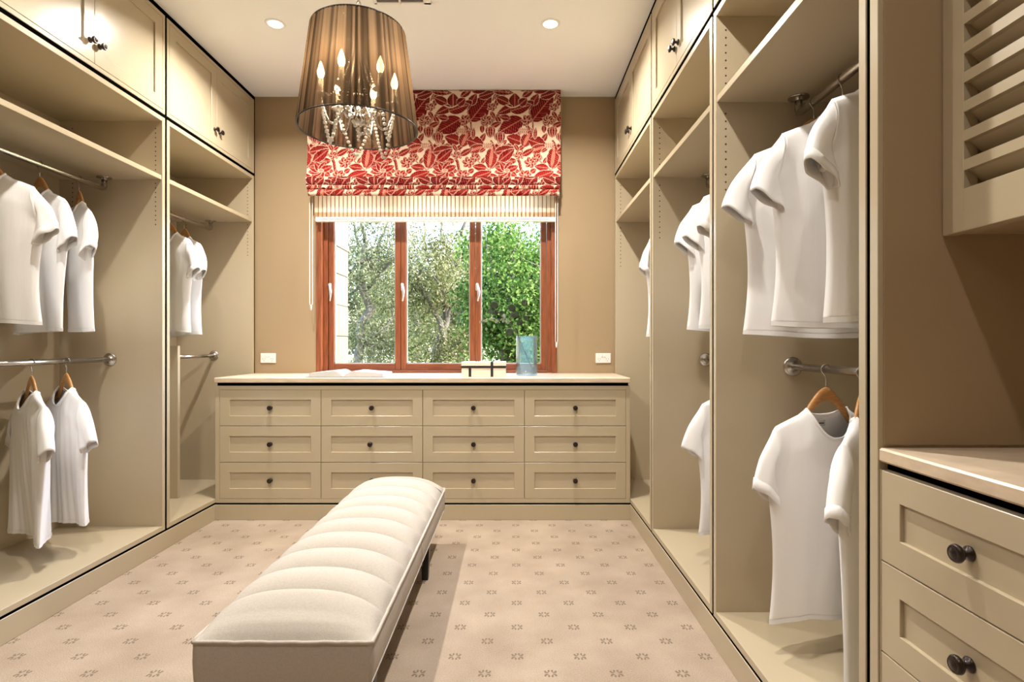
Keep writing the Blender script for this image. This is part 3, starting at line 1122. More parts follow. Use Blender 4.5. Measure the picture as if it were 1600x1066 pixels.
# cream box with black bands
o = thing('gift_box', 'cream lidded box with black bands in front of the window', 'box', (-.196, 3.84, ZT))
X0, X1 = -.346, -.049
y0, y1 = 3.745, 3.935
part('body', MB().box(X0 + .002, X1 - .002, y0 + .002, y1 - .002, ZT, ZT + .066, .001), 'box', o)
part('lid', MB().box(X0, X1, y0, y1, ZT + .060, ZT + .098, .002), 'box', o)
r = MB()
r.box(X0 - .001, X1 + .001, y0 - .001, y1 + .001, ZT + .058, ZT + .0735)
for xx, full in ((X0 + .058, False), (X0 + .204, True)):
    r.box(xx - .0085, xx + .0085, y0 - .0012, y0 + .02, ZT, ZT + .070)
    if full:
        r.box(xx - .0085, xx + .0085, y0 - .0012, y1 + .001, ZT + .07, ZT + .0992)
part('black_band', r, 'ribbon', o)
part('lid_tab', MB().tube([(X0 + .09, y0 + .10, ZT + .098), (X0 + .10, y0 + .10, ZT + .106), (X0 + .11, y0 + .10, ZT + .098)], .003, 8), 'ribbon', o)

# teal ribbed vase
VXc, VYc = (823 - VX) * 3.93 / F, 3.93
o = thing('glass_vase', 'pale teal ribbed glass vase right of the cream box', 'vase', (VXc, VYc, ZT))


def vase_ring(r, z, rib):
    n = 96
    return [(VXc + (r + rib * (k % 2)) * math.cos(2 * PI * k / n), VYc + (r + rib * (k % 2)) * math.sin(2 * PI * k / n), z) for k in range(n)]


v = MB()
R_ = .072
v.grid([vase_ring(.0005, ZT + .001, 0), vase_ring(R_ - .008, ZT + .001, 0), vase_ring(R_ - .001, ZT + .006, .0018)]
       + [vase_ring(R_, ZT + .02 + .255 * k / 8, .0022) for k in range(9)]
       + [vase_ring(R_ - .0035, ZT + .275, 0)] + [vase_ring(R_ - .0045, ZT + .255 * (1 - k / 4) + .012, 0) for k in range(5)]
       + [vase_ring(.0005, ZT + .012, 0)], True, True)
part('vase_body', v, 'vase', o)

# eucalyptus branch standing in the vase
def bp(px, py, y=3.93):
    return Vector(((px - VX) * y / F, y, CZ - (py - VY) * y / F))


o = thing('eucalyptus_branch', 'leafy branch with dark round leaves standing in the teal vase', 'branch', (VXc, VYc, ZT + .014))
st = MB()
base = bp(835, 584, 3.95)
st.tube([base, bp(824, 560, 3.93), bp(814, 535, 3.90), bp(807, 520, 3.89), bp(800, 508, 3.885), bp(790, 499, 3.88), bp(772, 499, 3.87), bp(752, 503, 3.86)], [.003, .003, .0027, .0025, .0022, .002, .0016, .001], 7)
st.tube([bp(807, 520, 3.89), bp(812, 503, 3.91), bp(820, 485, 3.93), bp(822, 470, 3.95)], [.002, .0018, .0015, .001], 6)
st.tube([bp(800, 508, 3.885), bp(797, 492, 3.87), bp(803, 481, 3.85), bp(800, 474, 3.84)], [.002, .0016, .0013, .001], 6)
st.tube([bp(790, 499, 3.88), bp(778, 488, 3.90), bp(770, 478, 3.91)], [.0018, .0014, .001], 6)
st.tube([bp(807, 520, 3.89), bp(799, 520, 3.88), bp(793, 521, 3.87)], [.0016, .0013, .001], 6)
part('stem', st, 'stem', o)


def round_leaf(px, py, y, r, tilt, yaw, mat, ar=1.0):
    c = bp(px, py, y)
    rot = Matrix.Rotation(yaw, 3, 'Z') @ Matrix.Rotation(tilt, 3, 'X')
    vs = [c]
    n = 14
    for rr, dz in ((.55, .06), (1, .16)):
        for k in range(n):
            a = 2 * PI * k / n
            vs.append(c + rot @ Vector((r * rr * math.cos(a) * ar, -r * dz, r * rr * math.sin(a))))
    fs = [(0, 1 + k, 1 + (k + 1) % n) for k in range(n)] + [(1 + k, 1 + n + k, 1 + n + (k + 1) % n, 1 + (k + 1) % n) for k in range(n)]
    lo = part('leaf', MB().add(vs, fs, True), mat, o)
    lo.modifiers.new('thick', 'SOLIDIFY').thickness = .0009


for (px, py, y, r, ti, ya) in ((772, 477, 3.91, .030, .2, .3), (767, 487, 3.90, .022, .5, -.4), (775, 488, 3.92, .022, .3, .8), (800, 481, 3.85, .028, .3, -.2),
                              (804, 491, 3.86, .031, .75, .3), (819, 473, 3.95, .024, .1, .2), (827, 489, 3.93, .018, .2, .6), (822, 497, 3.93, .022, .6, -.3),
                              (796, 519, 3.87, .029, .15, .1), (812, 504, 3.91, .025, .85, .2), (783, 489, 3.9, .018, .4, .5)):
    round_leaf(px, py, y, r, ti, ya, 'leaf_d')
for (px, py, y, r, ti, ya) in ((751, 503, 3.86, .013, .3, .9), (758, 501, 3.865, .017, 1.2, .2), (769, 497.5, 3.87, .022, 1.25, .1), (776, 502, 3.87, .015, .8, .6),
                              (787, 500, 3.88, .020, .5, .9), (788, 494, 3.88, .015, .3, -.7), (794, 503, 3.88, .014, .6, .3)):
    round_leaf(px, py, y, r, ti, ya, 'leaf_s')


# power outlets
def outlet(xc, zc, label):
    o = thing('power_outlet', label, 'power outlet', (xc, YB, zc), 'double power outlets')
    part('plate', MB().box(xc - .057, xc + .057, YB - .009, YB, zc - .037, zc + .037, .003), 'plastic', o)
    for s in (-1, 1):
        part('switch', MB().box(xc + s * .0115 - .0055, xc + s * .0115 + .0055, YB - .0135, YB - .009, zc + .010, zc + .022, .001), 'plastic', o)
        sl = MB()
        for (dx, dz, a) in ((-.0075, -.006, .5), (.0075, -.006, -.5), (0, -.020, 0)):
            cx, cz = xc + s * .030 + dx, zc + dz
            h = Vector((math.sin(a), 0, math.cos(a))) * .0042
            n = Vector((math.cos(a), 0, -math.sin(a))) * .0011
            p0 = Vector((cx, YB - .0093, cz))
            sl.add([p0 - h - n, p0 - h + n, p0 + h + n, p0 + h - n], [(0, 1, 2, 3)])
        part('socket_slots', sl, 'hole', o)


outlet((419.5 - VX) * YB / F, CZ - (559.7 - VY) * YB / F, 'white double power outlet left of the window')
outlet((942.5 - VX) * YB / F, CZ - (559.7 - VY) * YB / F, 'white double power outlet right of the window')


# ================================================================== upholstered bench
BXC, BHW, BYA, BYB, BZ0, BZ1 = -.640, .248, 1.562, 3.215, .197, .312
o = thing('upholstered_bench', 'cream linen bench with channelled seat and black legs on the carpet', 'bench', (BXC, (BYA + BYB) / 2, 0))
seams = [BYA] + [1.712 + .1745 * k for k in range(9)] + [BYB]
ups = np.linspace(-1, 1, 33)
for i in range(10):
    ya, yb = seams[i], seams[i + 1]
    rws = []
    nV = 17
    for k in range(nV):
        t = k / (nV - 1)
        y = ya + (yb - ya) * t
        row = []
        for u in ups:
            au = abs(u)
            uu = math.copysign(1 - (1 - au) ** 1.25, u)
            au = abs(uu)
            cross = (1 - au ** 2.6) ** .62
            if i == 0:
                ch = math.sin(min(1, t * 1.02) * PI / 2) ** .75
                ch = ch if t < .75 else ch - .36 * ((t - .75) / .25) ** 2
                yy = y
                z = BZ1 + .004 + .090 * cross * ch
                edge = min(1, t * 6)
            elif i == 9:
                ch = math.sin(min(1, (1 - t) * 1.02) * PI / 2) ** .6
                ch = ch if t > .22 else ch - .28 * ((.22 - t) / .22) ** 2
                z = BZ1 + .004 + .088 * cross * ch
                yy = y
            else:
                bumpv = (1 - abs(2 * t - 1) ** 2.2) ** .75
                z = BZ1 + .004 + cross * (.051 + .047 * bumpv)
                yy = y
            # seams bow towards the far end at the middle of the seat
            yy += .018 * (1 - au ** 2) * (0 if (i == 0 and t < .3) else 1) * (0 if i == 9 and t > .7 else 1)
            pin = 1 - .012 * (1 - (1 - abs(2 * t - 1) ** 3)) * (0 if i in (0, 9) else 1)
            row.append((BXC + uu * BHW * pin, yy, z))
        rws.append(row)
    part('seat_channel', MB().grid(rws), 'linen', o)
# boxed sides with a slight belly
s = MB()
ring = []
n_side = 26
per = []
for k in range(n_side): per.append((BXC - BHW + 2 * BHW * k / n_side, BYA, 0, -1))
for k in range(60): per.append((BXC + BHW, BYA + (BYB - BYA) * k / 60, 1, 0))
for k in range(n_side): per.append((BXC + BHW - 2 * BHW * k / n_side, BYB, 0, 1))
for k in range(60): per.append((BXC - BHW, BYB - (BYB - BYA) * k / 60, -1, 0))
rws = []
for j in range(8):
    t = j / 7
    zz_ = BZ0 + (BZ1 + .003 - BZ0) * t
    bl = .004 * math.sin(PI * t) - .004 * (1 - t) ** 3
    rws.append([(px + nx * bl, py + ny * bl, zz_) for (px, py, nx, ny) in per])
s.grid(rws, True, True)
s.add([(BXC - BHW, BYA, BZ0 + .001), (BXC + BHW, BYA, BZ0 + .001), (BXC + BHW, BYB, BZ0 + .001), (BXC - BHW, BYB, BZ0 + .001)], [(0, 1, 2, 3)])
part('upholstered_base', s, 'linen', o)
pts = []
random.seed(5)
for (px, py, nx, ny) in per:
    pts.append((px + nx * .003, py + ny * .003, BZ1 + .003 + random.uniform(-.0012, .0012)))
pts.append(pts[0])
part('piping', MB().tube(pts, .0052, 8), 'linen', o)
for (yy) in (BYA + .83,):
    sm = MB()
    for s_x in (-1, 1):
        sm.tube([(BXC + s_x * (BHW + .004), yy, BZ0), (BXC + s_x * (BHW + .0055), yy, (BZ0 + BZ1) / 2), (BXC + s_x * (BHW + .002), yy, BZ1)], .0014, 6)
    part('side_seam', sm, 'linen', o)
leg = MB()
for z, hw in ((0, .014), (.225, .024)):
    pass
vs = [(sx * hw, sy * hw, z) for z, hw in ((0, .0145), (.1975, .0225)) for sx, sy in ((-1, -1), (1, -1), (1, 1), (-1, 1))]
leg.add(vs, [(0, 3, 2, 1), (4, 5, 6, 7), (0, 1, 5, 4), (1, 2, 6, 5), (2, 3, 7, 6), (3, 0, 4, 7)])
lm = leg.mesh('leg')
lm.materials.append(M['ebony'])
for xx in (BXC - BHW + .035, BXC + BHW - .035):
    for yy in (1.66, 2.735):
        inst('leg', lm, o, (xx, yy if yy < 2 else 2.735, 0))


# ================================================================== hangers and T-shirts
def hang_z(x):
    ax = abs(x)
    if ax < .09:
        return -.058 - .088 * (ax / .09) ** 1.6
    return -.146 - .046 * ((ax - .09) / .092) ** 1.1


def hanger_meshes():
    wd = MB()
    n = 24
    rws = []
    for k in range(n + 1):
        u = -1 + 2 * k / n
        x = .182 * u
        z = hang_z(x)
        h = .042 * (1 - .5 * abs(u)) + .006
        th = .0075 - .0015 * abs(u)
        dy = 0
        zc_ = z - h / 2
        rws.append([(x, dy + th * math.cos(a), zc_ + h / 2 * math.sin(a)) for a in [2 * PI * q / 10 for q in range(10)]])
    wd.grid(rws, True, True)
    o_ = len(wd.v)
    wd.f += [tuple(range(10)), tuple(range(o_ - 10, o_))[::-1]]
    wd.sm += [False, False]
    m1 = wd.mesh('wooden_arms')
    m1.materials.append(M['hanger'])
    hk = MB()
    R2 = RODR + .0026
    pts = [(R2 * math.cos(a), 0, R2 * math.sin(a)) for a in np.linspace(math.radians(-10), math.radians(215), 16)]
    pts = [(x, 0, z) for (x, _, z) in pts]
    tail = [(-R2 * .3, 0, -R2 * 1.25), (0, 0, -R2 * 2.0), (0, 0, -.062)]
    # hook wraps over the rail: rail axis is y
    hk.tube(pts + tail, .0019, 7)
    m2 = hk.mesh('hook')
    m2.materials.append(M['steel'])
    br = MB().tube([(-.185, -.012, -.198), (.185, -.012, -.198)], .005, 8)
    m3 = br.mesh('trouser_bar')
    m3.materials.append(M['hanger'])
    return m1, m2, m3


HM = hanger_meshes()


def make_hanger(loc, rz, label):
    o = thing('clothes_hanger', label, 'hanger', loc, 'wooden clothes hangers', rz=rz)
    for nm, me in zip(('wooden_arms', 'hook'), HM):
        c = bpy.data.objects.new(nm, me)
        COL.objects.link(c)
        c.parent = o
        if nm == 'hook':
            c.rotation_euler = (0, 0, -rz)   # the hook stays square to the rail
    return o


NKX = .084


def make_shirt(loc, rz, label, group, hem=-.80, seed=0, back='L', ribs=0.0, spread=(1.0, 1.0), wid=1.0, tagged=False, vdrop=.085, folds=1.0):
    r = random.Random(seed)
    o = thing('t_shirt', label, 't-shirt', loc, group, rz=rz)
    f1, f2, f3 = r.uniform(1.2, 2.2), r.uniform(2.6, 4.2), r.uniform(5, 8)
    p1, p2, p3 = r.uniform(0, 6), r.uniform(0, 6), r.uniform(0, 6)
    A = r.uniform(.013, .022) * folds

    def Wd(z):
        za = -.37
        if z > za:
            t = (z - za) / (-.172 - za)
            return wid * (.238 - .036 * max(0, min(1, t)))
        t = (za - z) / (za - hem)
        return wid * (.238 - .022 * math.sin(PI * min(1, t * .9)) + .004 * t)

    def sh_line(x):
        ax = abs(x)
        if ax <= NKX:
            return -.140 + .010
        return -.140 - .044 * ((ax - NKX) / (.203 - NKX)) ** 1.15 + .010 * (1 - min(1, (ax - NKX) / .03))

    def ztop(x, front):
        ax = abs(x)
        if ax < NKX:
            d = vdrop if front else .026
            return sh_line(NKX) - d * (1 - (ax / NKX) ** 2.4) ** .8
        return sh_line(x)

    def depth(u, x, z, front):
        top = sh_line(x)
        s = min(1, max(0, (top - z) / .10)) ** .5
        D = .046 if z > -.45 else .046 - .016 * min(1, (-.45 - z) / .35)
        base = D * s * max(0, 1 - abs(u) ** 2.6) ** .6 * (1 if front else .75)
        za = -.365
        if z > za:
            ta = min(1, max(0, (z - za) / (top - za + 1e-6)))
            arm = .030 * math.sin(PI * ta) ** .7 if 0 < ta < 1 else 0
            base = max(base, arm * abs(u) ** 3 + base * (1 - abs(u) ** 3))
        return base

    def wave(u, z, front):
        t = max(0, (-.2 - z) / (-.2 - hem))
        y = A * t ** 1.2 * (math.sin(f1 * u * PI / 1.4 + p1) + .55 * math.sin(f2 * u + p2 + t))
        loc_ = .0065 * folds * t * math.sin(f3 * u * 1.6 + p3 + (1.3 if front else 0) + .7 * t)
        loc_ += ribs * t ** .6 * math.sin(34 * u + 2 * t)
        return y + (loc_ * (1 - u * u) if True else 0)

    # non-uniform columns with exact neck edges
    un = NKX / .203
    us = list(np.linspace(-1, -un, 13)) + list(np.linspace(-un, un, 19))[1:-1] + list(np.linspace(un, 1, 13))
    NR = 40

    def surf(u, v, front):
        x_t = u * .203
        zt = ztop(x_t, front)
        z = hem + (zt - hem) * v
        # hem is a little uneven
        z += (1 - v) ** 3 * .008 * math.sin(2.1 * u + p1)
        x = u * Wd(z)
        # columns converge exactly to the neck line at the top
        k = max(0, (v - .86) / .14)
        x = x * (1 - k) + x_t * wid ** .5 * k
        y = (-1 if front else 1) * depth(u, x_t, z, front) + wave(u, z, front)
        return (x, y, z)

    m = MB()
    for front in (True, False):
        rws = [[surf(u, (j / NR) ** .95, front) for u in us] for j in range(NR + 1)]
        m.grid(rws)
    me_body = m
    body = part('body', me_body, 'shirt', o, local=True, recalc=False)
    # weld side seams
    bm_ = bmesh.new()
    bm_.from_mesh(body.data)
    bmesh.ops.remove_doubles(bm_, verts=bm_.verts, dist=.0004)
    bmesh.ops.recalc_face_normals(bm_, faces=bm_.faces)
    bm_.to_mesh(body.data)
    bm_.free()
    sd_ = body.modifiers.new('thick', 'SOLIDIFY')
    sd_.thickness = .0016
    # sleeves grow out of the armhole edges of the body
    vj = [(j / NR) ** .95 for j in range(NR + 1)]
    ja = min(range(NR + 1), key=lambda j: abs(surf(1, vj[j], True)[2] + .365))
    mm = NR - ja
    for sg, spd in ((-1, spread[0]), (1, spread[1])):
        ring0 = [Vector(surf(sg, vj[j], True)) for j in range(ja, NR + 1)] + [Vector(surf(sg, vj[j], False)) for j in range(NR - 1, ja, -1)]
        ang = [PI - PI * k / mm for k in range(mm + 1)] + [PI * k / mm for k in range(1, mm)]
        sy = [-1] * (mm + 1) + [1] * (mm - 1)
        C0 = Vector((.215 * wid, ring0[0].y, -.268))
        C1 = Vector(((.216 + .030 * spd) * wid, ring0[0].y, -.322))
        swy = r.uniform(-.030, .004)
        C2 = Vector(((.214 + .052 * spd) * wid, ring0[0].y + swy, -.402 - .015 * (1 - spd)))
        a0, a1 = Vector((-.014, 0, .094)), Vector((.052 * (.4 + .6 * spd), 0, .032))
        rws = []
        for j in range(18):
            t = j / 17
            c = C0 * (1 - t) ** 2 + C1 * 2 * t * (1 - t) + C2 * t * t
            av = a0 * (1 - t) ** 1.5 + a1 * (1 - (1 - t) ** 1.5)
            bw = .030 - .004 * t
            w_ = min(1, t / .55)
            w_ = w_ * w_ * (3 - 2 * w_)
            sh_ = c - C0
            ring_ = []
            for k in range(2 * mm):
                cx, sn = math.cos(ang[k]), abs(math.sin(ang[k])) ** .8
                fold = .0045 * t * math.sin(2.5 * ang[k] * sy[k] + p2) + .003 * t * math.sin(5 * ang[k] + p3 + 2 * t)
                q = Vector((sg * (c.x + av.x * cx), c.y + sy[k] * sn * bw + fold * sn, c.z + av.z * cx + .004 * t * math.sin(4 * ang[k] + p1)))
                q0 = ring0[k] + Vector((sg * sh_.x, sh_.y, sh_.z))
                ring_.append(tuple(q0 * (1 - w_) + q * w_))
            rws.append(ring_)
        so = part('sleeve', MB().grid(rws, True, True), 'shirt', o, local=True)
        md_ = so.modifiers.new('thick', 'SOLIDIFY')
        md_.thickness = .0016
        md_.offset = 1
        cf = MB()
        last = [Vector(p) for p in rws[-1]]
        prev = [Vector(p) for p in rws[-4]]
        mc = sum(last, Vector()) / len(last)
        cf.grid([[tuple(b_ + (a_ - b_) * tt + Vector((b_.x - mc.x, b_.y - mc.y, 0)).normalized() * .0012) for a_, b_ in zip(last, prev)] for tt in (0.0, .5, 1.03)], True, True)
        cfo = part('cuff', cf, 'shirt', so, local=True)
        cfo.modifiers.new('thick', 'SOLIDIFY').thickness = .0012
    # neckband
    pts = []
    for k in range(25):
        u = -un + 2 * un * k / 24
        p = surf(u, 1, True)
        pts.append((p[0], p[1] - .002, p[2]))
    for k in range(1, 24):
        u = un - 2 * un * k / 24
        p = surf(u, 1, False)
        pts.append((p[0], p[1] + .002, p[2]))
    pts.append(pts[0])
    nb = MB().tube(pts, .0062, 8, flat=.5)
    part('neckband', nb, 'shirt', o, local=True)
    # folded hem band
    hb = MB()
    for front in (True, False):
        e = -.0012 if front else .0012
        hb.grid([[(lambda q: (q[0], q[1] + e, q[2]))(surf(u, v, front)) for u in us] for v in (-.002, .010, .022)])
    hbo = part('hem_band', hb, 'shirt', o, local=True, recalc=False)
    if tagged:
        tg = MB()
        yb = surf(0, .965, False)[1] - .004
        zt_ = ztop(0, False)
        tg.box(-.016, .016, yb - .001, yb, zt_ - .036, zt_ - .016)
        to = part('size_tag', tg, 'paper', o, local=True)
        ink = MB()
        for k, (wk, hk) in enumerate(((.0032, .0042), (.0030, .0036), (.0026, .0042), (.0034, .0034), (.0030, .0042))):
            xk = -.0092 + k * .0040
            ink.box(xk, xk + wk, yb - .0015, yb - .0009, zt_ - .0285, zt_ - .0285 + hk)
        part('tag_lettering', ink, 'shirt_dark', to, local=True)
    return o


LX_, RX_ = XL + NROD, XR - NROD
GL = 'white T-shirts in the left wardrobes'
GR = 'white T-shirts in the right wardrobes'
D = math.radians
shirts = [
    # rail x, y, z, angle, hem, back spread, label, extras
    (LX_, 2.375, RZU, -4, -.760, 'L', 'large white T-shirt at the left edge, front of the upper left rail', dict(seed=1, spread=(.35, 1.0), wid=1.10)),
    (LX_, 2.640, RZU, -25, -.790, 'L', 'white T-shirt second on the near left upper rail, behind the largest one', dict(seed=2, spread=(.6, 1.0))),
    (LX_, 2.880, RZU, -41, -.775, 'L', 'white T-shirt seen nearly edge-on, last on the near left upper rail', dict(seed=3, spread=(.1, .9), wid=.95)),
    (LX_, 2.596, RZL, -37, -.80, 'L', 'narrow ribbed white T-shirt, left one of the two on the lower left rail', dict(seed=4, spread=(.6, 1.0), ribs=.0035)),
    (LX_, 2.798, RZL, -34, -.785, 'L', 'ribbed white T-shirt, right one of the two on the lower left rail', dict(seed=5, spread=(.6, 1.0), ribs=.004)),
    (LX_, 3.640, RZU, -26, -.765, 'L', 'white T-shirt in the far left wardrobe, nearer one by the divider', dict(seed=6, spread=(.5, .9))),
    (LX_, 3.800, RZU, -34, -.785, 'L', 'white T-shirt in the far left wardrobe, behind another nearer the window', dict(seed=7, spread=(.5, 1.0))),
    (RX_, 1.960, RZU, 2, -.815, 'R', 'long white T-shirt, rearmost of three on the nearest right upper rail', dict(seed=8, spread=(1.0, .3), wid=1.05)),
    (RX_, 1.790, RZU, 8, -.785, 'R', 'white T-shirt, middle of three on the nearest right upper rail', dict(seed=9, spread=(1.0, .35), wid=1.02)),
    (RX_, 1.600, RZU, 24, -.780, 'R', 'large white T-shirt cut by the right upright, front of the nearest right upper rail', dict(seed=10, spread=(1.0, .5), wid=1.04)),
    (RX_, 1.884, RZL, 15, -.825, 'R', 'white T-shirt with a neck tag facing out on the lower right rail', dict(seed=11, spread=(.75, .4), tagged=True, folds=.6, wid=.98, vdrop=.095)),
    (RX_, 1.690, RZL, 46, -.870, 'R', 'white T-shirt turned edge-on beside the right upright, lower right rail', dict(seed=12, spread=(.9, .6))),
    (RX_, 2.750, RZU, 20, -.775, 'R', 'white T-shirt, rearmost of three in the middle right wardrobe', dict(seed=13, spread=(1.0, .5))),
    (RX_, 2.580, RZU, 18, -.770, 'R', 'white T-shirt, middle of three in the middle right wardrobe', dict(seed=14, spread=(1.0, .5))),
    (RX_, 2.370, RZU, 18, -.765, 'R', 'white T-shirt with only a sleeve showing past the divider, middle right wardrobe', dict(seed=15, spread=(1.0, .5))),
    (RX_, 2.600, RZL, 18, -.775, 'R', 'white T-shirt on the lower rail of the middle right wardrobe', dict(seed=16, spread=(1.0, .5))),
    (RX_, 2.370, RZL, 26, -.760, 'R', 'white T-shirt showing a sliver of sleeve, lower rail of middle right wardrobe', dict(seed=17, spread=(.8, .5))),
    (RX_, 3.550, RZU, 14, -.790, 'R', 'single white T-shirt in the far right wardrobe beside the window', dict(seed=18, spread=(.6, .4))),
]
hanger_labels = [
    'wooden hanger cut by the left picture edge, upper left rail',
    'wooden hanger second on the near left upper rail',
    'wooden hanger last on the near left upper rail, turned sideways',
    'wooden hanger of the left shirt on the lower left rail',
    'wooden hanger of the right shirt on the lower left rail',
    'wooden hanger in the far left wardrobe, nearer the divider',
    'wooden hanger in the far left wardrobe, nearer the window',
    'wooden hanger of the rearmost shirt on the nearest right upper rail',
    'wooden hanger of the middle shirt on the nearest right upper rail',
    'wooden hanger of the front shirt on the nearest right upper rail',
    'wooden hanger fully seen above the tagged shirt, lower right rail',
    'wooden hanger turned edge-on beside the right upright, lower right rail',
    'wooden hanger of the rearmost shirt on the middle right upper rail',
    'wooden hanger of the middle shirt on the middle right upper rail',
    'wooden hanger of the front shirt on the middle right upper rail',
    'wooden hanger of the rear shirt on the middle right lower rail',
    'wooden hanger of the front shirt on the middle right lower rail',
    'wooden hanger of the single shirt in the far right wardrobe',
]
for (x, y, z, a, hem, side, lab, kw), hl in zip(shirts, hanger_labels):
    make_hanger((x, y, z), D(a), hl)
    make_shirt((x, y, z), D(a), lab, GL if side == 'L' else GR, hem=hem, back=side, **kw)


# ================================================================== ceiling fittings
def downlight(x, y, label, power):
    o = thing('downlight', label, 'downlight', (x, y, ZC), 'recessed ceiling downlights')
    part('trim_ring', MB().lathe([(.040, -.001), (.041, -.005), (.055, -.004), (.057, 0)], 32, (x, y, ZC), 'z', cap=False), 'plastic', o)
    part('lens', MB().lathe([(.0001, -.0022), (.0405, -.0022), (.0405, -.0012), (.0001, -.0012)], 28, (x, y, ZC), 'z', cap=False), 'lens', o)
    ld = bpy.data.lights.new('downlight_lamp', 'AREA')
    ld.shape = 'DISK'
    ld.size = .075
    ld.energy = power
    ld.color = (1, .95, .87)
    ld.spread = math.radians(150)
    lo = bpy.data.objects.new('downlight_lamp', ld)
    COL.objects.link(lo)
    lo.parent = o
    lo.location = (0, 0, -.007)


DLX = (-1.376, .2146)
for yy, w_ in ((3.256, 'far'), (1.70, 'middle'), (.15, 'near')):  # middle and near rows are out of view, added for more light
    for xx, s_ in zip(DLX, ('left', 'right')):
        downlight(xx, yy, {'far': 'lit ceiling downlight above the %s end of the chest' % s_,
                           'middle': 'added unseen ceiling downlight above the %s side of the bench front' % s_,
                           'near': 'added unseen fill downlight near the camera on the %s' % s_}[w_], DOWN_W * {'far': 1.0, 'middle': .68, 'near': .24}[w_])

# ceiling air vent
o = thing('ceiling_vent', 'white ceiling air vent with dark slots beside the chandelier', 'vent', (-.60, 2.90, ZC))
vx0, vx1, vy0, vy1 = -.752, -.445, 2.70, 3.062
f = MB()
f.box(vx0, vx0 + .016, vy0, vy1, ZC - .008, ZC, .002)
f.box(vx1 - .04, vx1, vy0, vy1, ZC - .008, ZC, .002)
f.box(vx0, vx1, vy0, vy0 + .018, ZC - .008, ZC, .002)
f.box(vx0, vx1, vy1 - .018, vy1, ZC - .008, ZC, .002)
f.box(-.618, -.606, vy0, vy1, ZC - .008, ZC, .002)
part('frame', f, 'plastic', o)
part('backing', MB().box(vx0 + .005, vx1 - .005, vy0 + .005, vy1 - .005, ZC - .002, ZC - .0005), 'vent_dark', o)
for k in range(5):
    yy = vy0 + .05 + k * .058
    part('slat', MB().box(vx0 + .016, vx1 - .04, yy, yy + .014, ZC - .007, ZC - .003), 'plastic', o)

# ------------------------------------------------------------------ chandelier
CXc, CYc = (560 - VX) * 2.13 / F, 2.13
o = thing('chandelier', 'crystal chandelier inside a sheer brown pleated drum shade', 'chandelier', (CXc, CYc, 1.85))
ZB_, ZTP, RB, RT = 1.955, 2.322, .2205, .172
part('ceiling_rose', MB().lathe([(.0001, -.028), (.03, -.028), (.052, -.012), (.058, 0), (.0001, 0)], 28, (CXc, CYc, ZC), 'z', cap=False), 'chrome', o)
ch = MB()
k = 0
z = ZC - .03
while z > ZTP + .06:
    ph = PI / 2 * (k % 2)
    pts = [(CXc + .009 * math.cos(a) * math.cos(ph), CYc + .009 * math.cos(a) * math.sin(ph), z - .014 + .016 * math.sin(a)) for a in np.linspace(0, 2 * PI, 13)]
    ch.tube(pts, .0018, 6, cap=False)
    z -= .024
    k += 1
part('chain', ch, 'chrome', o)
NP = 190
rws, pl = [], []
rr = np.random.default_rng(11)
pv = rr.uniform(0, 1, NP)
pv = np.where(rr.uniform(0, 1, NP) < .42, .7 + .3 * pv, .30 * pv)
for j in range(7):
    t = j / 6
    R = RB + (RT - RB) * t
    row = []
    for k in range(NP):
        a = 2 * PI * k / NP
        rad = R + (.0035 if k % 2 else -.0035)
        row.append((CXc + rad * math.cos(a), CYc + rad * math.sin(a), ZB_ + (ZTP - ZB_) * t))
    rws.append(row)
sm = MB().grid(rws, True, True)
so = part('shade', sm, 'shade', o, recalc=False)
at = so.data.attributes.new('pleat', 'FLOAT', 'POINT')
at.data.foreach_set('value', np.tile(pv, 7).astype(np.float32))
for nm, zz_, R in (('bottom_rim', ZB_, RB), ('top_rim', ZTP, RT)):
    pts = [(CXc + R * math.cos(a), CYc + R * math.sin(a), zz_) for a in np.linspace(0, 2 * PI, 65)]
    part(nm, MB().tube(pts, .0030, 8, cap=False), 'ebony', so)
for k in range(6):
    a = 2 * PI * (k + .27) / 6
    part('frame_rib', MB().tube([(CXc + (RB - .004) * math.cos(a), CYc + (RB - .004) * math.sin(a), ZB_), (CXc + (RT - .004) * math.cos(a), CYc + (RT - .004) * math.sin(a), ZTP)], .0016, 6), 'ebony', so)
sp = MB()
for k in range(3):
    a = 2 * PI * k / 3 + .4
    sp.tube([(CXc, CYc, ZTP - .012), (CXc + RT * math.cos(a), CYc + RT * math.sin(a), ZTP)], .0018, 6)
part('spider', sp, 'chrome', so)
colp = [(.0001, 1.962), (.012, 1.966), (.028, 1.980), (.030, 1.995), (.020, 2.010), (.009, 2.022), (.009, 2.06), (.018, 2.075), (.018, 2.085), (.007, 2.10), (.006, 2.26), (.016, 2.275), (.016, 2.283), (.005, 2.295), (.004, ZTP + .065), (.0001, ZTP + .065)]
part('column', MB().lathe(colp, 20, (CXc, CYc, 0), 'z', cap=False), 'chrome', o)
RA = .135
angs = [2 * PI * k / 6 + .35 for k in range(6)]
ZARM = 2.055


def arm_pt(a, t):
    r = .015 + (RA - .015) * t
    z = 2.005 + .020 * math.sin(PI * min(1, t * 2)) - (.040 * math.sin(PI * (t - .3) / .7) if t > .3 else 0) + (ZARM - 2.005) * max(0, (t - .75) / .25) ** 1.5
    return (CXc + r * math.cos(a), CYc + r * math.sin(a), z)


armm, cupm = None, None
bead_v, bead_f = None, None
bmB = bmesh.new()
bmesh.ops.create_icosphere(bmB, subdivisions=1, radius=1)
bead_v = [tuple(v.co) for v in bmB.verts]
bead_f = [tuple(v.index for v in f.verts) for f in bmB.faces]
bmB.free()


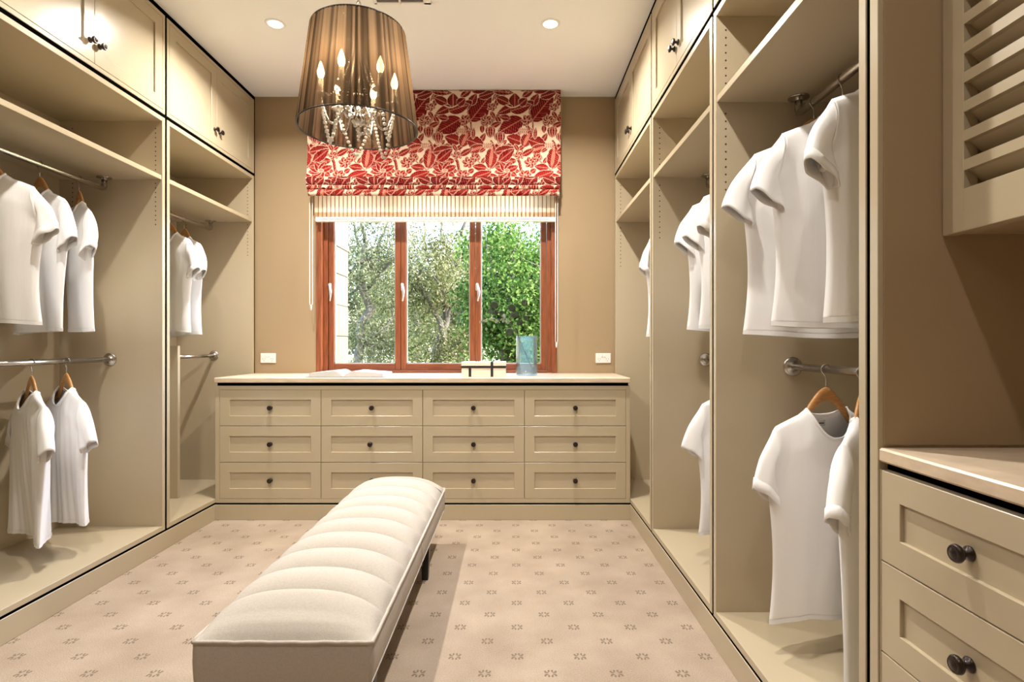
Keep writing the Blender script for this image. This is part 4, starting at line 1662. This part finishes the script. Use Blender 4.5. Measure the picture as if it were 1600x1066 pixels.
def strand(pts, step, r0, parent):
    P = [Vector(p) for p in pts]
    m = MB()
    # resample
    dist = 0
    i = 0
    pos = P[0].copy()
    acc = step / 2
    out = []
    for a, b_ in zip(P[:-1], P[1:]):
        L = (b_ - a).length
        while acc < L:
            out.append(a + (b_ - a) * (acc / L))
            acc += step
        acc -= L
    for q, c in enumerate(out):
        r = r0 * (1.0 if q % 2 == 0 else .82)
        m.add([(c.x + v[0] * r, c.y + v[1] * r, c.z + v[2] * r * .95) for v in bead_v], bead_f, False)
    return part('crystal_strand', m, 'crystal', parent)


for k, a in enumerate(angs):
    ar = part('arm', MB().tube([arm_pt(a, t) for t in np.linspace(0, 1, 22)], .0042, 8), 'chrome', o)
    ex, ey = CXc + RA * math.cos(a), CYc + RA * math.sin(a)
    part('drip_cup', MB().lathe([(.0001, 0), (.008, 0), (.026, .010), (.027, .013), (.008, .006), (.0001, .006)], 18, (ex, ey, ZARM), 'z', cap=False), 'crystal', ar)
    part('candle_sleeve', MB().lathe([(.0001, 0), (.0095, 0), (.0095, .062), (.0001, .062)], 14, (ex, ey, ZARM + .006), 'z', cap=False), 'candle', ar)
    part('bulb', MB().lathe([(.0001, .0), (.007, .002), (.0135, .018), (.0135, .028), (.008, .048), (.002, .064), (.0001, .066)], 14, (ex, ey, ZARM + .068), 'z', cap=False), 'bulb', ar)
    ld = bpy.data.lights.new('candle_lamp', 'POINT')
    ld.energy = 2.6
    ld.color = (1, .83, .64)
    ld.shadow_soft_size = .02
    lo = bpy.data.objects.new('candle_lamp', ld)
    COL.objects.link(lo)
    lo.parent = o
    lo.location = Vector((ex, ey, ZARM + .10)) - wloc(o)
    # festoon to the next arm, hanging low
    a2 = angs[(k + 1) % 6]
    fx, fy = CXc + RA * math.cos(a2), CYc + RA * math.sin(a2)
    low = 1.872 + .018 * (k % 3)
    pts = []
    for t in np.linspace(0, 1, 25):
        s = abs(2 * t - 1)
        pts.append((ex + (fx - ex) * t, ey + (fy - ey) * t, low + (ZARM - low) * s ** 1.35))
    strand(pts, .0165, .0080, o)
    # upper strand from the crown to the arm
    pts = [(CXc + .014 * math.cos(a) + (RA - .014) * t * math.cos(a), CYc + .014 * math.sin(a) + (RA - .014) * t * math.sin(a), 2.278 - .215 * (1 - (1 - t) ** 2.6)) for t in np.linspace(0, 1, 20)]
    strand(pts, .0105, .0048, o)
# drop at the middle
strand([(CXc, CYc, 1.962), (CXc, CYc, 1.90)], .014, .0075, o)


# ================================================================== outside: stone wall, ground, trees
ow = thing('wall_outside', 'sunlit limestone block wall outside the left window pane', None, (-1.63, 4.78, -.3), kind='structure')
SXF = -1.515
part('mortar_core', MB().box(SXF - .30, SXF - .008, 4.37, 5.165, -.3, 3.3), 'mortar', ow)
random.seed(21)
zc = -.30
k = 0
while zc < 3.25:
    h = random.choice((.235, .27, .30))
    cuts = [4.365, 4.365 + random.uniform(.25, .52), 5.172] if k % 2 else [4.365, 4.365 + random.uniform(.40, .64), 5.172]
    for a, c in zip(cuts[:-1], cuts[1:]):
        pr = random.uniform(-.003, .004)
        part('stone_block', MB().box(SXF - .31, SXF + pr, a + .0025, c - .0025, zc + .0025, zc + h - .0025, .004), 'limestone', ow)
    zc += h
    k += 1
struct('ground', MB().box(-40, 40, YB + .2, 60, -.42, -.32), 'ground', label='sunlit garden ground outside the window')


def leaf_mesh(name, P, size, aspect, seed, mat, droop=.3):
    r = np.random.default_rng(seed)
    n = len(P)
    d = r.normal(size=(n, 3))
    d[:, 2] -= droop
    d /= np.linalg.norm(d, axis=1)[:, None]
    e = r.normal(size=(n, 3))
    e -= (e * d).sum(1)[:, None] * d
    e /= np.linalg.norm(e, axis=1)[:, None]
    L = size * r.uniform(.65, 1.35, n)[:, None]
    Wd = L * aspect
    nn = np.cross(d, e)
    v = np.stack([P - d * L / 2, P + e * Wd / 2 + nn * Wd * .15, P + d * L / 2, P - e * Wd / 2 + nn * Wd * .15], 1).reshape(-1, 3)
    me = bpy.data.meshes.new(name)
    me.vertices.add(4 * n)
    me.vertices.foreach_set('co', v.reshape(-1).astype(np.float32))
    me.loops.add(4 * n)
    me.loops.foreach_set('vertex_index', np.arange(4 * n, dtype=np.int32))
    me.polygons.add(n)
    me.polygons.foreach_set('loop_start', np.arange(0, 4 * n, 4, dtype=np.int32))
    me.update(calc_edges=True)
    me.materials.append(M[mat])
    return me


def tree(name, label, base, trunk_paths, clumps, n, size, aspect, mat, seed, droop=.3):
    """trunk_paths: list of (points, r0, r1) in world space; clumps: (centre, radius, weight)."""
    o = thing(name, label, 'tree', base, 'trees outside the window')
    tm = MB()
    for pts, r0, r1 in trunk_paths:
        m_ = len(pts)
        tm.tube(pts, [r0 + (r1 - r0) * i / (m_ - 1) for i in range(m_)], 8)
    part('trunk', tm, 'bark', o)
    r = np.random.default_rng(seed)
    wts = np.array([c[2] for c in clumps], float)
    wts /= wts.sum()
    ids = r.choice(len(clumps), n, p=wts)
    C = np.array([c[0] for c in clumps])[ids]
    Rr = np.array([c[1] for c in clumps])[ids]
    d = r.normal(size=(n, 3))
    d /= np.linalg.norm(d, axis=1)[:, None]
    P = C + d * (Rr * r.uniform(.15, 1, n) ** .5)[:, None] * np.array((1, 1, .8))
    P -= np.array(base)
    me = leaf_mesh('foliage', P, size, aspect, seed + 1, mat, droop)
    f = bpy.data.objects.new('foliage', me)
    COL.objects.link(f)
    f.parent = o
    f['kind'] = 'stuff'
    return o


def curve(p, q, bend, n=9, seed=0):
    r = random.Random(seed)
    p, q = Vector(p), Vector(q)
    side = Vector((r.uniform(-1, 1), r.uniform(-1, 1), 0))
    out = []
    for i in range(n):
        t = i / (n - 1)
        out.append(p + (q - p) * t + side * bend * math.sin(PI * t) + Vector((r.uniform(-1, 1), r.uniform(-1, 1), 0)) * bend * .2)
    return out


def at(px, py, y):
    return Vector(((px - VX) * y / F, y, CZ - (py - VY) * y / F))


def branches_and_clumps(forks, rad, seed, spread=1.0, per=4):
    """forks: list of (start, end, r0, r1); clumps gather around the outer halves."""
    r = random.Random(seed)
    tp, cl = [], []
    for i, (a, b_, r0, r1) in enumerate(forks):
        pts = curve(a, b_, .12 * (Vector(b_) - Vector(a)).length, 9, seed + i)
        tp.append((pts, r0, r1))
        for k in range(per):
            t = r.uniform(.35, 1.05)
            c = Vector(a) + (Vector(b_) - Vector(a)) * t + Vector((r.gauss(0, .35), r.gauss(0, .35), r.gauss(0, .3))) * spread
            cl.append((tuple(c), rad * r.uniform(.6, 1.25), 1.0))
            tp.append((curve(Vector(a) + (Vector(b_) - Vector(a)) * min(t, .95), c, .05, 5, seed + 97 * i + k), r1 * .7, r1 * .2))
    return tp, cl


# 1. grey olive-like tree in front of the left pane
Y1 = 8.2
b0 = at(604, 600, Y1); b0.z = -.34
f = [(b0, at(578, 480, Y1), .085, .06), (at(578, 480, Y1), at(572, 380, Y1), .06, .03), (at(578, 490, Y1), at(540, 410, Y1 - .3), .04, .015),
     (at(590, 530, Y1), at(630, 470, Y1 + .3), .04, .018), (at(572, 420, Y1), at(610, 330, Y1), .03, .012), (at(572, 420, Y1), at(545, 320, Y1 + .2), .03, .012),
     (at(594, 545, Y1), at(548, 520, Y1 - .2), .03, .012), (at(575, 450, Y1), at(615, 400, Y1 - .2), .03, .012), (at(572, 380, Y1), at(575, 250, Y1), .03, .01),
     (at(560, 450, Y1), at(530, 470, Y1 + .5), .02, .008), (at(600, 570, Y1), at(560, 575, Y1 + .4), .02, .008)]
tp, cl = branches_and_clumps(f, .36, 31, .8, 5)
tree('olive_tree', 'grey-green small-leaved tree with a leaning trunk outside the left pane', (b0.x, b0.y, -.34), tp, cl, 26000, .050, .32, 'olive', 41)
# 2. paler tree behind the middle pane
Y2 = 9.6
b0 = at(682, 600, Y2); b0.z = -.34
f = [(b0, at(700, 470, Y2), .10, .06), (at(690, 540, Y2), at(650, 440, Y2), .06, .03), (at(700, 470, Y2), at(720, 370, Y2), .05, .02), (at(650, 440, Y2), at(660, 340, Y2 + .3), .03, .012),
     (at(695, 500, Y2), at(745, 440, Y2 - .3), .04, .015), (at(660, 460, Y2), at(625, 400, Y2), .03, .012), (at(710, 420, Y2), at(690, 330, Y2), .03, .012), (at(720, 370, Y2), at(745, 290, Y2), .03, .012),
     (at(690, 550, Y2), at(735, 530, Y2 - .4), .03, .012), (at(660, 340, Y2), at(650, 250, Y2), .03, .012)]
tp, cl = branches_and_clumps(f, .42, 51, .8, 5)
tree('gum_tree', 'pale green tree with a forked dark trunk outside the middle pane', (b0.x, b0.y, -.34), tp, cl, 26000, .055, .36, 'gum', 61)
# 3. dense dark green tree to the right
Y3 = 7.4
b0 = at(815, 600, Y3); b0.z = -.34
f = []
rq = random.Random(9)
for k in range(16):
    f.append((at(815 + rq.uniform(-15, 15), rq.uniform(470, 590), Y3), at(rq.uniform(752, 895), rq.uniform(330, 560), Y3 + rq.uniform(-.5, .8)), .03, .01))
f.append((b0, at(820, 360, Y3), .09, .03))
tp, cl = branches_and_clumps(f, .40, 71, .6, 4)
tree('evergreen_tree', 'dense bright green leafy tree outside the right pane', (b0.x, b0.y, -.34), tp, cl, 38000, .050, .58, 'green', 81, .5)
# 4. background trees
for (px, y, n, mt, sd_, nm, lab, top) in ((520, 14.5, 8000, 'olive', 101, 'olive_tree', 'hazy grey-green tree far behind the left pane', 395), (640, 15.5, 9000, 'lime', 111, 'background_tree', 'yellow-green tree far behind the left mullion', 430),
                                     (735, 13.5, 9000, 'gum', 121, 'background_tree', 'pale tree far behind the right mullion', 350), (850, 12.5, 14000, 'green', 131, 'background_tree', 'tall green tree far behind the right pane', 330), (585, 19.0, 14000, 'lime', 141, 'background_tree', 'sunny yellow-green tree in the distance behind the left pane', 400), (690, 20.0, 14000, 'lime', 151, 'background_tree', 'sunny yellow-green tree in the distance behind the middle pane', 390)):
    b0 = at(px, 600, y); b0.z = -.34
    r_ = random.Random(sd_)
    f = [(b0, at(px, 430, y), .12, .06)]
    for k in range(14):
        f.append((at(px + r_.uniform(-8, 8), r_.uniform(460, 560), y), at(px + r_.uniform(-75, 75), r_.uniform(top, 560), y + r_.uniform(-.8, .8)), .05, .015))
    tp, cl = branches_and_clumps(f, .62, sd_, 1.0, 4)
    tree(nm, lab, (b0.x, b0.y, -.34), tp, cl, n, .10, .45, mt, sd_ + 3)
# low shrubs under the trees
for (px, y, n, mt, sd_, lab) in ((560, 9.8, 3500, 'gum', 201, 'low pale shrub at the foot of the left pane'), (610, 11.0, 3500, 'lime', 205, 'low yellow-green shrub below the left mullion'),
                            (735, 8.6, 4500, 'green', 211, 'low green shrub below the right mullion'), (830, 6.6, 4500, 'green', 221, 'low green shrub at the foot of the right pane')):
    b0 = at(px, 600, y); b0.z = -.34
    r_ = random.Random(sd_)
    f = [(b0, b0 + Vector((r_.uniform(-.9, .9), r_.uniform(-.4, .4), r_.uniform(.5, 1.2))), .02, .008) for k in range(9)]
    tp, cl = branches_and_clumps(f, .30, sd_, .5, 4)
    tree('shrub', lab, (b0.x, b0.y, -.34), tp, cl, n, .062, .5, mt, sd_ + 3)['category'] = 'shrub'
